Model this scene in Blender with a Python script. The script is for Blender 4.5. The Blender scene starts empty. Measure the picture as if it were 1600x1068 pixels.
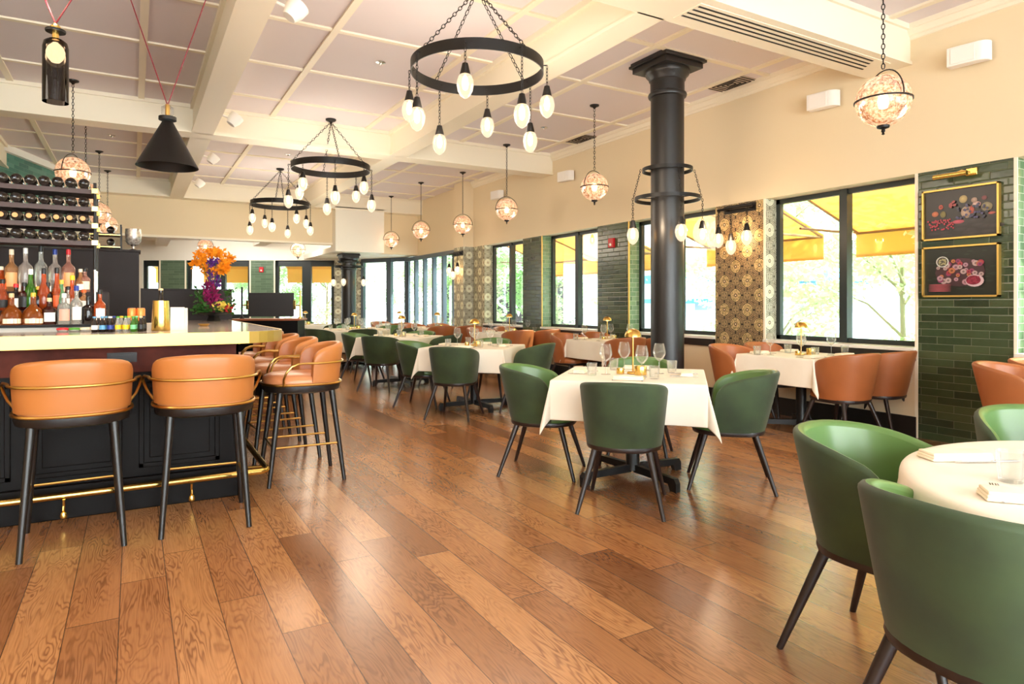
import bpy, math, random
from mathutils import Vector, Matrix
R = math.radians
random.seed(7)
C = bpy.context.scene.collection
SC = bpy.context.scene

# ------------------------------------------------------------------ camera
CAM_H, FOC, HOR = 1.29, 1025.0, 474.0
cam = bpy.data.cameras.new('camera'); cam.sensor_width = 36; cam.lens = FOC/1600*36
cam.shift_y = -(534-HOR)/1600; cam.clip_start = .05; cam.clip_end = 300
co = bpy.data.objects.new('camera', cam); C.objects.link(co)
co.location = (0, 0, CAM_H); co.rotation_euler = (R(90), 0, R(-30)); SC.camera = co

# ------------------------------------------------------------------ world, sun, area lights, exposure
W = bpy.data.worlds.new('world'); SC.world = W; W.use_nodes = True
wn = W.node_tree.nodes; wl = W.node_tree.links
bg = wn['Background']; bg.inputs[1].default_value = 6.5
tc = wn.new('ShaderNodeTexCoord'); sp = wn.new('ShaderNodeSeparateXYZ'); cr = wn.new('ShaderNodeValToRGB')
wl.new(tc.outputs['Generated'], sp.inputs[0]); wl.new(sp.outputs['Z'], cr.inputs[0]); wl.new(cr.outputs[0], bg.inputs[0])
cr.color_ramp.elements[0].position = 0.0; cr.color_ramp.elements[0].color = (.93, .96, 1, 1)
cr.color_ramp.elements[1].position = 0.7; cr.color_ramp.elements[1].color = (.55, .75, 1, 1)

def light(name, kind, loc, energy, color=(1, 1, 1), rot=(0, 0, 0), size=None, size_y=None, radius=None, spot=None):
    l = bpy.data.lights.new(name, kind); l.energy = energy; l.color = color
    if kind == 'AREA':
        l.shape = 'RECTANGLE'; l.size = size; l.size_y = size_y or size
    if radius is not None: l.shadow_soft_size = radius
    if kind == 'SPOT': l.spot_size = R(spot or 90); l.spot_blend = .8
    o = bpy.data.objects.new(name, l); C.objects.link(o); o.location = loc; o.rotation_euler = rot
    return o
light('sun', 'SUN', (20, 5, 20), 13.0, (1, .95, .86), (R(38), R(20), R(25)), radius=None)
# added area fill behind the camera, standing in for unseen windows
light('front_fill', 'AREA', (1.5, -3.6, 1.8), 260, (1, .95, .9), (R(104), 0, 0), 8.5, 2.6)
light('room_fill', 'POINT', (-2.6, 3.6, 2.7), 55, (1, .88, .74), radius=.6)  # added fills out of view, brightening the bar side and near ceiling
light('room_fill', 'POINT', (.6, -1.6, 2.7), 60, (1, .88, .74), radius=.6)
light('rear_zone_fill', 'AREA', (3.0, 18.2, 3.08), 120, (1, .95, .88), (R(38), 0, R(-30)), 5.5, .4)  # added area fill washing the far wall, without a fitting
SC.view_settings.view_transform = 'Standard'; SC.view_settings.look = 'None'
SC.view_settings.gamma = 1; SC.view_settings.exposure = 0.64; SC.view_settings.use_curve_mapping = False
cy = SC.cycles
cy.max_bounces = 8; cy.diffuse_bounces = 4; cy.glossy_bounces = 3; cy.transmission_bounces = 4; cy.transparent_max_bounces = 24
cy.caustics_reflective = False; cy.caustics_refractive = False; cy.sample_clamp_indirect = 6
cy.use_denoising = True

# ------------------------------------------------------------------ materials
def lin(c):
    return tuple((x/255/12.92 if x/255 <= .04045 else ((x/255+.055)/1.055)**2.4) for x in c) + (1,)
MAT = {}
def base(name, col, rough=.5, metal=0, spec=.5, coat=0, sheen=0, emit=None, es=0):
    m = bpy.data.materials.new(name); m.use_nodes = True
    b = m.node_tree.nodes['Principled BSDF']
    b.inputs['Base Color'].default_value = lin(col); b.inputs['Roughness'].default_value = rough
    b.inputs['Metallic'].default_value = metal; b.inputs['Specular IOR Level'].default_value = spec
    b.inputs['Coat Weight'].default_value = coat; b.inputs['Coat Roughness'].default_value = .08
    b.inputs['Sheen Weight'].default_value = sheen
    if emit: b.inputs['Emission Color'].default_value = lin(emit); b.inputs['Emission Strength'].default_value = es
    MAT[name] = m
    return m
class NT:
    """small helper for writing node maths"""
    def __init__(s, m): s.t = m.node_tree; s.n = s.t.nodes; s.b = s.n.get('Principled BSDF')
    def link(s, a, b): s.t.links.new(a, b)
    def m(s, op, a, b=0.0, c=None):
        q = s.n.new('ShaderNodeMath'); q.operation = op
        for i, v in enumerate((a, b, c)):
            if v is None: continue
            if isinstance(v, (int, float)): q.inputs[i].default_value = v
            else: s.link(v, q.inputs[i])
        return q.outputs[0]
    def pos(s):
        g = s.n.new('ShaderNodeNewGeometry'); x = s.n.new('ShaderNodeSeparateXYZ'); s.link(g.outputs['Position'], x.inputs[0]); return x.outputs
    def obj(s):
        g = s.n.new('ShaderNodeTexCoord'); return g.outputs['Object']
    def vec(s, x, y, z=0.0):
        q = s.n.new('ShaderNodeCombineXYZ')
        for i, v in enumerate((x, y, z)):
            if isinstance(v, (int, float)): q.inputs[i].default_value = v
            else: s.link(v, q.inputs[i])
        return q.outputs[0]
    def noise(s, v, scale, detail=3, rough=.5, dist=0):
        q = s.n.new('ShaderNodeTexNoise'); q.inputs['Scale'].default_value = scale; q.inputs['Detail'].default_value = detail
        q.inputs['Roughness'].default_value = rough; q.inputs['Distortion'].default_value = dist
        if v is not None: s.link(v, q.inputs['Vector'])
        return q.outputs['Fac']
    def ramp(s, f, stops, const=False):
        q = s.n.new('ShaderNodeValToRGB'); e = q.color_ramp.elements
        if const: q.color_ramp.interpolation = 'CONSTANT'
        while len(e) < len(stops): e.new(.5)
        for i, (p, c) in enumerate(stops): e[i].position = p; e[i].color = lin(c)
        s.link(f, q.inputs[0]); return q.outputs[0]
    def mix(s, f, a, b, mode='MIX'):
        q = s.n.new('ShaderNodeMix'); q.data_type = 'RGBA'; q.blend_type = mode
        for i, v in ((0, f), (6, a), (7, b)):
            if isinstance(v, (int, float)): q.inputs[i].default_value = v
            elif isinstance(v, tuple): q.inputs[i].default_value = lin(v)
            else: s.link(v, q.inputs[i])
        return q.outputs[2]
    def bump(s, h, st=.3, dist=.01):
        q = s.n.new('ShaderNodeBump'); q.inputs['Strength'].default_value = st; q.inputs['Distance'].default_value = dist
        s.link(h, q.inputs['Height']); s.link(q.outputs[0], s.b.inputs['Normal'])

def mottled(name, c1, c2, scale=8, rough=.5, bump=0, bscale=200, **k):
    m = base(name, c1, rough, **k); t = NT(m); o = t.obj()
    t.link(t.mix(t.ramp(t.noise(o, scale, 4), [(.35, (0, 0, 0)), (.65, (255, 255, 255))]), c1, c2), t.b.inputs['Base Color'])
    if bump: t.bump(t.noise(o, bscale, 2), bump, .002)
    return m
def wood_floor():
    m = base('floor_oak', (190, 120, 70), .3, spec=.5); t = NT(m); x, y, z = t.pos()
    pw, pl = .185, 1.75
    rx = t.m('DIVIDE', t.m('ADD', x, 20.03), pw); ri = t.m('FLOOR', rx)
    wn_ = t.n.new('ShaderNodeTexWhiteNoise'); wn_.noise_dimensions = '1D'; t.link(ri, wn_.inputs['W'])
    yy = t.m('ADD', t.m('DIVIDE', y, pl), t.m('MULTIPLY', wn_.outputs['Value'], 7.3)); yi = t.m('FLOOR', yy)
    w2 = t.n.new('ShaderNodeTexWhiteNoise'); w2.noise_dimensions = '2D'; t.link(t.vec(ri, yi), w2.inputs['Vector'])
    v = w2.outputs['Value']
    off = t.m('MULTIPLY', v, 37.0)
    gv = t.vec(t.m('ADD', t.m('MULTIPLY', x, 7.5), off), t.m('ADD', t.m('MULTIPLY', y, 1.1), off), 0.0)
    n1 = t.noise(gv, 1.3, 3, .45, .35)
    rings = t.m('SINE', t.m('MULTIPLY', n1, 130.0))
    rings = t.m('POWER', t.m('MULTIPLY_ADD', rings, .5, .5), 2.2)
    gv2 = t.vec(t.m('MULTIPLY', x, 90.0), t.m('MULTIPLY', y, 3.0), off)
    fine = t.noise(gv2, 1.6, 4, .6)
    blot = t.noise(t.vec(t.m('MULTIPLY', x, 4.0), t.m('MULTIPLY', y, 1.6), off), 1.5, 3, .5, .6)
    c = t.ramp(v, [(0, (136, 90, 56)), (.3, (160, 108, 66)), (.6, (178, 122, 76)), (1, (200, 144, 92))])
    c = t.mix(t.m('MULTIPLY', rings, t.m('MULTIPLY', t.ramp(blot, [(.3, (20, 20, 20)), (.62, (255, 255, 255))]), .62)), c, (98, 52, 26))
    c = t.mix(t.m('MULTIPLY', t.ramp(fine, [(.4, (0, 0, 0)), (.75, (255, 255, 255))]), .3), c, (92, 50, 26))
    c = t.mix(t.ramp(blot, [(.66, (0, 0, 0)), (.84, (170, 170, 170))]), c, (86, 44, 24))
    fx = t.m('FRACT', rx); fy = t.m('FRACT', yy)
    ex = t.m('MINIMUM', fx, t.m('SUBTRACT', 1.0, fx)); ey = t.m('MULTIPLY', t.m('MINIMUM', fy, t.m('SUBTRACT', 1.0, fy)), pl/pw)
    seam = t.m('LESS_THAN', t.m('MINIMUM', ex, ey), .011)
    c = t.mix(t.m('MULTIPLY', seam, .75), c, (62, 34, 20))
    t.link(c, t.b.inputs['Base Color'])
    t.link(t.m('ADD', t.m('MULTIPLY', fine, .03), .24), t.b.inputs['Roughness'])
    h = t.m('SUBTRACT', t.m('MULTIPLY', fine, .06), seam); t.bump(h, .35, .0015)
    t.b.inputs['Coat Weight'].default_value = .45; t.b.inputs['Coat Roughness'].default_value = .24
    return m
def tiles(name, cols, mortar, axis='Y', bw=.29, bh=.07, rough=.16):
    m = base(name, cols[0], rough); t = NT(m); x, y, z = t.pos()
    a = y if axis == 'Y' else x
    ry = t.m('DIVIDE', z, bh); ri = t.m('FLOOR', ry)
    ox = t.m('MULTIPLY', t.m('FRACT', t.m('MULTIPLY', ri, .5)), 1.0)
    xx = t.m('ADD', t.m('DIVIDE', a, bw), ox); xi = t.m('FLOOR', xx)
    w = t.n.new('ShaderNodeTexWhiteNoise'); w.noise_dimensions = '2D'; t.link(t.vec(xi, ri), w.inputs['Vector'])
    c = t.ramp(w.outputs['Value'], [(0, cols[0]), (.5, cols[1]), (1, cols[2])])
    n = t.noise(t.vec(x, y, z), 16, 3); c = t.mix(t.m('MULTIPLY', n, .35), c, cols[2])
    fx = t.m('FRACT', xx); fy = t.m('FRACT', ry)
    e1 = t.m('MULTIPLY', t.m('MINIMUM', fx, t.m('SUBTRACT', 1.0, fx)), bw); e2 = t.m('MULTIPLY', t.m('MINIMUM', fy, t.m('SUBTRACT', 1.0, fy)), bh)
    e = t.m('MINIMUM', e1, e2); mo = t.m('LESS_THAN', e, .0022)
    t.link(t.mix(mo, c, mortar), t.b.inputs['Base Color'])
    t.link(t.m('ADD', t.m('MULTIPLY', mo, .5), rough), t.b.inputs['Roughness'])
    t.bump(t.m('ADD', t.m('MULTIPLY', t.m('MINIMUM', e, .008), 60.0), t.m('MULTIPLY', n, .5)), .6, .004)
    return m
def wallpaper(name, axis='Y', P=.36, dark=(34, 24, 14), tan=(204, 174, 124), med=(138, 122, 78)):
    m = base(name, tan, .55); t = NT(m); x, y, z = t.pos(); a = y if axis == 'Y' else x
    px = t.m('DIVIDE', a, P); pz = t.m('DIVIDE', z, P)
    def lat(o):
        fx = t.m('ABSOLUTE', t.m('SUBTRACT', t.m('FRACT', t.m('ADD', px, o)), .5))
        fz = t.m('ABSOLUTE', t.m('SUBTRACT', t.m('FRACT', t.m('ADD', pz, o)), .5))
        r = t.m('SQRT', t.m('ADD', t.m('MULTIPLY', fx, fx), t.m('MULTIPLY', fz, fz)))
        return fx, fz, r
    f1, g1, r1 = lat(0.13); f2, g2, r2 = lat(0.63)
    r = t.m('MINIMUM', r1, r2)
    blotch = t.noise(t.vec(x, y, z), 45, 3)
    medc = t.mix(t.ramp(blotch, [(.42, (0, 0, 0)), (.58, (255, 255, 255))]), tan, med)
    c = t.ramp(r, [(0, (232, 208, 165)), (.03, dark), (.06, tan), (.075, tan), (.212, dark), (.252, tan), (.272, dark), (.302, tan), (.32, dark), (.348, tan), (.366, dark), (.392, tan), (.412, dark), (.436, tan), (.46, dark), (.478, tan)], True)
    inner = t.m('MULTIPLY', t.m('GREATER_THAN', r, .075), t.m('LESS_THAN', r, .225))
    c = t.mix(inner, c, medc)
    dm = t.m('MINIMUM', t.m('MINIMUM', f1, g1), t.m('MINIMUM', f2, g2))
    bar = t.m('MULTIPLY', t.m('LESS_THAN', dm, .03), t.m('MULTIPLY', t.m('GREATER_THAN', r, .24), t.m('LESS_THAN', r, .33)))
    c = t.mix(bar, c, dark)
    barl = t.m('MULTIPLY', t.m('MULTIPLY', t.m('LESS_THAN', dm, .055), t.m('GREATER_THAN', dm, .038)), t.m('GREATER_THAN', r, .42))
    c = t.mix(barl, c, dark)
    t.link(c, t.b.inputs['Base Color']); return m
def thin_glass(name, tint=(255, 255, 255), refl=1.0, rough=.01, ior=1.45, glint_white=0, glow=None, gs=0):
    m = bpy.data.materials.new(name); m.use_nodes = True; n = m.node_tree.nodes; l = m.node_tree.links
    n.remove(n['Principled BSDF']); out = n['Material Output']
    tr = n.new('ShaderNodeBsdfTransparent'); tr.inputs[0].default_value = lin(tint)
    gl = n.new('ShaderNodeBsdfGlossy'); gl.inputs['Roughness'].default_value = rough
    fr = n.new('ShaderNodeFresnel'); fr.inputs[0].default_value = ior
    mu = n.new('ShaderNodeMath'); mu.operation = 'MULTIPLY'; mu.inputs[1].default_value = refl; l.new(fr.outputs[0], mu.inputs[0])
    mx = n.new('ShaderNodeMixShader'); l.new(mu.outputs[0], mx.inputs[0]); l.new(tr.outputs[0], mx.inputs[1]); l.new(gl.outputs[0], mx.inputs[2])
    last = mx.outputs[0]
    if glint_white:  # white translucency mixed in, imitating bright rims on clear glass
        df = n.new('ShaderNodeBsdfTranslucent'); d2 = n.new('ShaderNodeMixShader'); d2.inputs[0].default_value = glint_white; l.new(last, d2.inputs[1]); l.new(df.outputs[0], d2.inputs[2]); df.inputs[0].default_value = (1, 1, 1, 1); last = d2.outputs[0]
    if glow:
        em = n.new('ShaderNodeEmission'); em.inputs[0].default_value = lin(glow); em.inputs[1].default_value = gs
        d3 = n.new('ShaderNodeMixShader'); d3.inputs[0].default_value = .4; l.new(last, d3.inputs[1]); l.new(em.outputs[0], d3.inputs[2]); last = d3.outputs[0]
    l.new(last, out.inputs[0]); MAT[name] = m; return m

wood_floor()
base('ceiling_panel', (224, 215, 217), .8); base('cream_trim', (238, 228, 206), .5); base('cream_wall', (228, 210, 176), .7)
base('white_wall', (238, 232, 218), .7); base('white_paint', (240, 238, 230), .5); base('sill_stone', (225, 220, 210), .35)
base('dark_baseboard', (26, 22, 20), .4)
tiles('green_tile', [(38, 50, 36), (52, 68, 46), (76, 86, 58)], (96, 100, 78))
tiles('green_tile_lit', [(88, 116, 84), (108, 138, 100), (130, 156, 116)], (190, 196, 170), 'X', .145, .07)  # paler tile for window jambs, daylight put into its colour
tiles('teal_tile', [(48, 100, 90), (66, 122, 108), (88, 142, 128)], (72, 120, 108))
tiles('blush_brick', [(214, 178, 156), (226, 194, 172), (234, 206, 188)], (188, 152, 132), 'X', .2, .065, .5)
tiles('green_tile_back', [(78, 98, 78), (90, 110, 88), (102, 122, 98)], (112, 132, 108), 'X')
wallpaper('wallpaper'); wallpaper('wallpaper_side', 'X'); wallpaper('wallpaper_pale', 'Y', .37, (90, 84, 66), (214, 206, 174), (196, 194, 160))
wallpaper('wallpaper_pale_lit', 'X', .37, (110, 104, 84), (226, 222, 198), (206, 206, 178))  # lighter copy for brightly lit faces, the light put into its colours
base('window_frame', (34, 42, 42), .4); base('window_frame_grey', (78, 92, 104), .4); base('black_metal', (22, 20, 20), .42, .3)
base('column_black', (30, 28, 28), .38); base('black_wood', (30, 20, 16), .38); base('leg_dark', (34, 22, 19), .36, spec=.5)
base('stool_leg', (24, 19, 17), .36)
base('brass', (205, 165, 90), .28, 1); base('brass_bright', (232, 196, 112), .22, 1); base('copper', (216, 140, 92), .3, 1); base('gold_frame', (218, 182, 100), .35, .8)
base('brass_sheet', (206, 168, 88), .32, .8)
mottled('green_velvet', (36, 50, 26), (50, 68, 36), 5, .75, sheen=.12)
base('green_leather', (84, 116, 60), .36, coat=.1)
mottled('teal_velvet', (44, 72, 50), (54, 86, 62), 5, .7, sheen=.5)
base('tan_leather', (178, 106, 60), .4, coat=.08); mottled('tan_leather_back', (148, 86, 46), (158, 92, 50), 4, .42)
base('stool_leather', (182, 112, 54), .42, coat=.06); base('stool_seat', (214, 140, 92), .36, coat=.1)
base('brown_leather', (122, 60, 34), .4)
m = mottled('linen', (238, 230, 214), (232, 222, 204), 3, .8); t_ = NT(m); xyz = t_.n.new('ShaderNodeSeparateXYZ'); t_.link(t_.obj(), xyz.inputs[0])
ax_, ay_ = t_.m('ABSOLUTE', xyz.outputs[0]), t_.m('ABSOLUTE', xyz.outputs[1]); cz = t_.m('MINIMUM', t_.m('MINIMUM', t_.m('ABSOLUTE', t_.m('SUBTRACT', ax_, .2)), ay_), t_.m('ABSOLUTE', t_.m('SUBTRACT', ay_, .34)))
t_.bump(t_.m('ADD', t_.m('MULTIPLY', t_.m('MINIMUM', cz, .006), 120.0), t_.m('MULTIPLY', t_.noise(t_.obj(), 260, 2), .25)), .35, .002)
mottled('napkin', (248, 236, 214), (240, 224, 196), 10, .85, bump=.3, bscale=400)
base('taupe_cloth', (188, 176, 160), .8)
thin_glass('pane_glass', (250, 255, 253), .5, .0, 1.4); thin_glass('clear_glass', (252, 253, 253), .5, .03, 1.4, .13); thin_glass('smoked_glass', (96, 88, 84), 1.0, .02, 1.5)
thin_glass('bulb_glass', (255, 240, 214), .35, .02, 1.4, 0, (255, 230, 200), 1.25)
base('filament', (255, 220, 160), .5, emit=(255, 200, 130), es=22); base('globe_filament', (255, 220, 170), .5, emit=(255, 206, 150), es=9)
base('lamp_glow', (255, 240, 220), .5, emit=(255, 226, 180), es=9)
def mercury():
    m = thin_glass('mercury_glass', (255, 244, 232), 1.3, .06, 1.5); t = NT(m); n = t.n; l = m.node_tree.links
    out = n['Material Output']; src = out.inputs[0].links[0].from_socket
    tl = n.new('ShaderNodeBsdfTranslucent'); df = n.new('ShaderNodeBsdfDiffuse')
    sp_ = t.ramp(t.noise(t.obj(), 34, 8, .8), [(.42, (150, 96, 62)), (.54, (236, 206, 184)), (.68, (250, 240, 232))]); t.link(sp_, tl.inputs[0]); t.link(sp_, df.inputs[0])
    a = n.new('ShaderNodeMixShader'); a.inputs[0].default_value = .35; l.new(tl.outputs[0], a.inputs[1]); l.new(df.outputs[0], a.inputs[2])
    b = n.new('ShaderNodeMixShader'); b.inputs[0].default_value = .5; l.new(src, b.inputs[1]); l.new(a.outputs[0], b.inputs[2]); l.new(b.outputs[0], out.inputs[0])
mercury()
mottled('silver_crackle', (150, 140, 134), (226, 222, 216), 40, .25, metal=.6)
base('steel', (200, 200, 200), .22, 1); base('white_plastic', (236, 230, 222), .5); base('vent_metal', (180, 166, 150), .5); base('dark_slot', (14, 12, 12), .7)
base('bar_wood', (12, 8, 7), .5, spec=.12); mottled('bar_fascia', (92, 44, 34), (66, 30, 24), 6, .6, spec=.12); base('counter_stone', (186, 174, 166), .1, spec=.7); base('partition_wood', (34, 22, 19), .55, spec=.3)
base('screen_back', (44, 42, 42), .5); base('desk_wood', (150, 84, 50), .4); base('red_alarm', (190, 28, 34), .4); base('red_cord', (120, 16, 34), .6)
base('wine_dark', (16, 12, 14), .1, coat=.5); base('capsule_tan', (222, 160, 96), .5); base('shelf_wood', (66, 40, 34), .5)
base('marble_shelf', (214, 204, 190), .4)
# exterior
base('awning', (250, 206, 122), .8); base('awning_metal', (150, 110, 76), .5)
base('street', (206, 206, 204), .8); base('facade_pale', (226, 222, 214), .8); base('facade_grey', (214, 210, 206), .8); base('facade_brick', (206, 176, 160), .8)
base('glass_dark', (150, 156, 160), .4); base('blue_cloth', (70, 150, 205), .7); base('bark', (168, 152, 132), .8); base('mural', (84, 70, 82), .8); base('white_paint_out', (248, 248, 248), .8)
for k, c in (('leaf_light', (216, 232, 184)), ('leaf_green', (188, 216, 156)), ('awning', (255, 220, 150))):
    m = MAT['awning'] if k == 'awning' else base(k, c, .6); n = m.node_tree.nodes; l = m.node_tree.links; tl = n.new('ShaderNodeBsdfTranslucent'); tl.inputs[0].default_value = lin(c)
    mx = n.new('ShaderNodeMixShader'); mx.inputs[0].default_value = .45; l.new(n['Principled BSDF'].outputs[0], mx.inputs[1]); l.new(tl.outputs[0], mx.inputs[2]); l.new(mx.outputs[0], n['Material Output'].inputs[0])

# ------------------------------------------------------------------ mesh helpers
class MB:
    def __init__(s): s.v = []; s.f = []; s.mi = []; s.cur = 0
    def add(s, vs, fs, M=None):
        b = len(s.v)
        for p in vs:
            p = Vector(p); s.v.append(tuple(M @ p) if M else tuple(p))
        for q in fs: s.f.append([b+i for i in q]); s.mi.append(s.cur)
        return s
    def box(s, x0, x1, y0, y1, z0, z1, M=None):
        vs = [(x, y, z) for z in (z0, z1) for y in (y0, y1) for x in (x0, x1)]
        return s.add(vs, [(0, 2, 3, 1), (4, 5, 7, 6), (0, 1, 5, 4), (2, 6, 7, 3), (0, 4, 6, 2), (1, 3, 7, 5)], M)
    def lathe(s, prof, n=20, c=(0, 0, 0), cap0=True, cap1=True, M=None, sx=1, sy=1):
        vs = []; fs = []
        for (r, z) in prof:
            for k in range(n):
                a = 2*math.pi*k/n; vs.append((c[0]+r*math.cos(a)*sx, c[1]+r*math.sin(a)*sy, c[2]+z))
        for i in range(len(prof)-1):
            for k in range(n):
                k2 = (k+1) % n; fs.append((i*n+k, i*n+k2, (i+1)*n+k2, (i+1)*n+k))
        if cap0 and prof[0][0] > 1e-5: fs.append(tuple(range(n-1, -1, -1)))
        if cap1 and prof[-1][0] > 1e-5: fs.append(tuple((len(prof)-1)*n+k for k in range(n)))
        return s.add(vs, fs, M)
    def tube(s, pts, r, n=8, closed=False, r2=None, cap=True):
        P = [Vector(p) for p in pts]; N = len(P); vs = []; fs = []
        T = []
        for i in range(N):
            if closed: t = P[(i+1) % N]-P[i-1]
            else: t = P[min(i+1, N-1)]-P[max(i-1, 0)]
            T.append(t.normalized())
        up = Vector((0, 0, 1)) if abs(T[0].z) < .9 else Vector((1, 0, 0))
        u = (up-T[0]*up.dot(T[0])).normalized()
        for i in range(N):
            u = u-T[i]*u.dot(T[i])
            if u.length < 1e-6: u = T[i].orthogonal()
            u.normalize(); w = T[i].cross(u)
            rr = r if r2 is None else r+(r2-r)*i/(N-1)
            for k in range(n):
                a = 2*math.pi*k/n; q = P[i]+(u*math.cos(a)+w*math.sin(a))*rr; vs.append(tuple(q))
        for i in range(N if closed else N-1):
            j = (i+1) % N
            for k in range(n):
                k2 = (k+1) % n; fs.append((i*n+k, i*n+k2, j*n+k2, j*n+k))
        if cap and not closed: fs.append(tuple(range(n-1, -1, -1))); fs.append(tuple((N-1)*n+k for k in range(n)))
        return s.add(vs, fs)
    def prism(s, poly, z0, z1, M=None):
        n = len(poly); vs = [(x, y, z0) for x, y in poly]+[(x, y, z1) for x, y in poly]
        fs = [tuple(range(n-1, -1, -1)), tuple(range(n, 2*n))]+[(i, (i+1) % n, n+(i+1) % n, n+i) for i in range(n)]
        return s.add(vs, fs, M)
    def chain(s, p0, p1, link=.042, wire=.0035, wid=.011, n=4):
        a = Vector(p0); b = Vector(p1); L = (b-a).length; cnt = max(2, round(L/(link*.8))); d = (b-a)/cnt; dn = d.normalized()
        q = dn.orthogonal().normalized(); w = dn.cross(q); hl = d.length*.5+wire*1.2
        for i in range(cnt):
            c = a+d*(i+.5); e = q if i % 2 else w
            pts = [c+dn*(hl*math.cos(t))*1.0+e*(wid*math.sin(t)) for t in [2*math.pi*k/8+.39 for k in range(8)]]
            s.tube(pts, wire, n, closed=True)
        return s
    def build(s, name, mat, parent=None, smooth=True, bevel=0, bseg=2, loc=None, angle=40):
        me = bpy.data.meshes.new(name); me.from_pydata(s.v, [], s.f); me.update()
        mats = mat if isinstance(mat, (list, tuple)) else [mat]
        for q in mats: me.materials.append(MAT[q])
        if len(mats) > 1: me.polygons.foreach_set('material_index', s.mi)
        if smooth:
            me.polygons.foreach_set('use_smooth', [True]*len(me.polygons)); me.set_sharp_from_angle(angle=R(angle))
        o = bpy.data.objects.new(name, me); C.objects.link(o)
        if parent is not None: o.parent = parent
        if loc: o.location = loc
        if bevel:
            b = o.modifiers.new('bevel', 'BEVEL'); b.width = bevel; b.segments = bseg; b.limit_method = 'ANGLE'
        return o
def tag(o, label, cat, group=None):
    o['label'] = label; o['category'] = cat
    if group: o['group'] = group
    return o
def thing(name, label, cat, loc=(0, 0, 0), rz=0, group=None):
    o = bpy.data.objects.new(name, None); C.objects.link(o); o.location = loc; o.rotation_euler = (0, 0, rz)
    o.empty_display_size = .05
    return tag(o, label, cat, group)
KIDS = {}
def kids(o):
    if o.name not in KIDS: KIDS[o.name] = [c for c in bpy.data.objects if c.parent == o]
    return KIDS[o.name]
def dup(root, loc, rz=0, label=None, group=None):
    ks = kids(root); r = root.copy(); C.objects.link(r); r.location = loc; r.rotation_euler = (0, 0, rz)
    if label: r['label'] = label
    if group: r['group'] = group
    for ch in ks:
        c = ch.copy(); C.objects.link(c); c.parent = r
        for g in kids(ch):
            e = g.copy(); C.objects.link(e); e.parent = c
    return r
class Maker:
    """first call places the source itself, later ones place copies"""
    def __init__(s, fn): s.fn = fn; s.src = None
    def __call__(s, loc, rz, label, group=None):
        if s.src is None:
            s.src = s.fn(); s.src.location = loc; s.src.rotation_euler = (0, 0, rz); s.src['label'] = label
            if group: s.src['group'] = group
            kids(s.src)
            for k in kids(s.src): kids(k)
            return s.src
        return dup(s.src, loc, rz, label, group)
def struct(name, mb, mat, smooth=False, parent=None, **k):
    o = mb.build(name, mat, parent, smooth=smooth, **k)
    if parent is None: o['kind'] = 'structure'
    return o
def proj(u, v, z):          # where the line of sight through a point of the frame meets a height
    d = FOC*(CAM_H-z)/(v-HOR); l = d*(u-800)/FOC; c, s_ = math.cos(R(30)), .5
    return l*c+d*s_, -l*s_+d*c
def x_at(u, Y):
    r = (u-800)/FOC; c, s_ = math.cos(R(30)), .5; d = Y/(c-r*s_); return d*(r*c+s_)

# ------------------------------------------------------------------ the room
XW, HEAD, SILL, CEIL, BEAM = 6.53, 2.54, .86, 3.98, 3.60
BWN = Vector((.5, math.cos(R(30)), 0)); BWT = Vector((math.cos(R(30)), -.5, 0)); DW = 18.98   # far wall: normal, direction, distance
def bw(l, d=DW): p = BWT*l+BWN*d; return (p.x, p.y)
struct('floor', MB().box(-4.6, 7.2, -4, 25, -.1, 0), 'floor_oak')
struct('ceiling', MB().box(-4.6, 7.0, -4, 16.2, CEIL, CEIL+.15), 'ceiling_panel')
# right wall: header, piers, low walls
struct('wall_right', MB().box(XW, XW+.3, -4, 16.5, HEAD, CEIL), 'cream_wall')
ny = -4
wins = [(.9, 2.70), (3.52, 5.27), (6.04, 7.75), (8.53, 10.2), (10.89, 12.49)]
piers = [(-4, .9, 'green_tile'), (2.70, 3.52, 'green_tile'), (5.27, 6.04, 'wallpaper'), (7.75, 8.53, 'green_tile'), (10.2, 10.89, 'green_tile'), (12.49, 13.05, 'wallpaper_pale')]
side = {'green_tile': 'green_tile_lit', 'wallpaper': 'wallpaper_pale_lit', 'wallpaper_pale': 'wallpaper_pale_lit'}  # jamb faces take paler copies, coloured as if daylit
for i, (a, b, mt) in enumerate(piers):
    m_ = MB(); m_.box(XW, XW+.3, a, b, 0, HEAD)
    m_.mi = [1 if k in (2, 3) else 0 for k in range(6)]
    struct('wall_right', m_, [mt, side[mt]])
tr = MB()
for i, (a, b) in enumerate(wins):
    struct('wall_right', MB().box(XW, XW+.3, a, b, 0, SILL-.03), 'cream_wall')
    struct('trim_%d' % (i+1), MB().box(XW-.05, XW+.27, a+.002, b-.002, SILL-.03, SILL+.005), 'sill_stone', bevel=.004)
    struct('trim_%d' % (i+11), MB().box(XW-.035, XW, a+.002, b-.002, SILL-.12, SILL-.03), 'dark_baseboard')
    struct('baseboard_right', MB().box(XW-.02, XW, a, b, 0, .2), 'dark_baseboard')
for i, (y, mt) in enumerate(((2.70, 0), (3.52, 0), (7.75, 0), (10.2, 0), (5.275, 0))):
    struct('trim_%d' % (i+21), MB().box(XW-.008, XW+.004, y-.014, y+.014, .0 if y != 5.275 else SILL, HEAD), 'cream_trim' if y < 7 else 'gold_frame')
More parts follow.
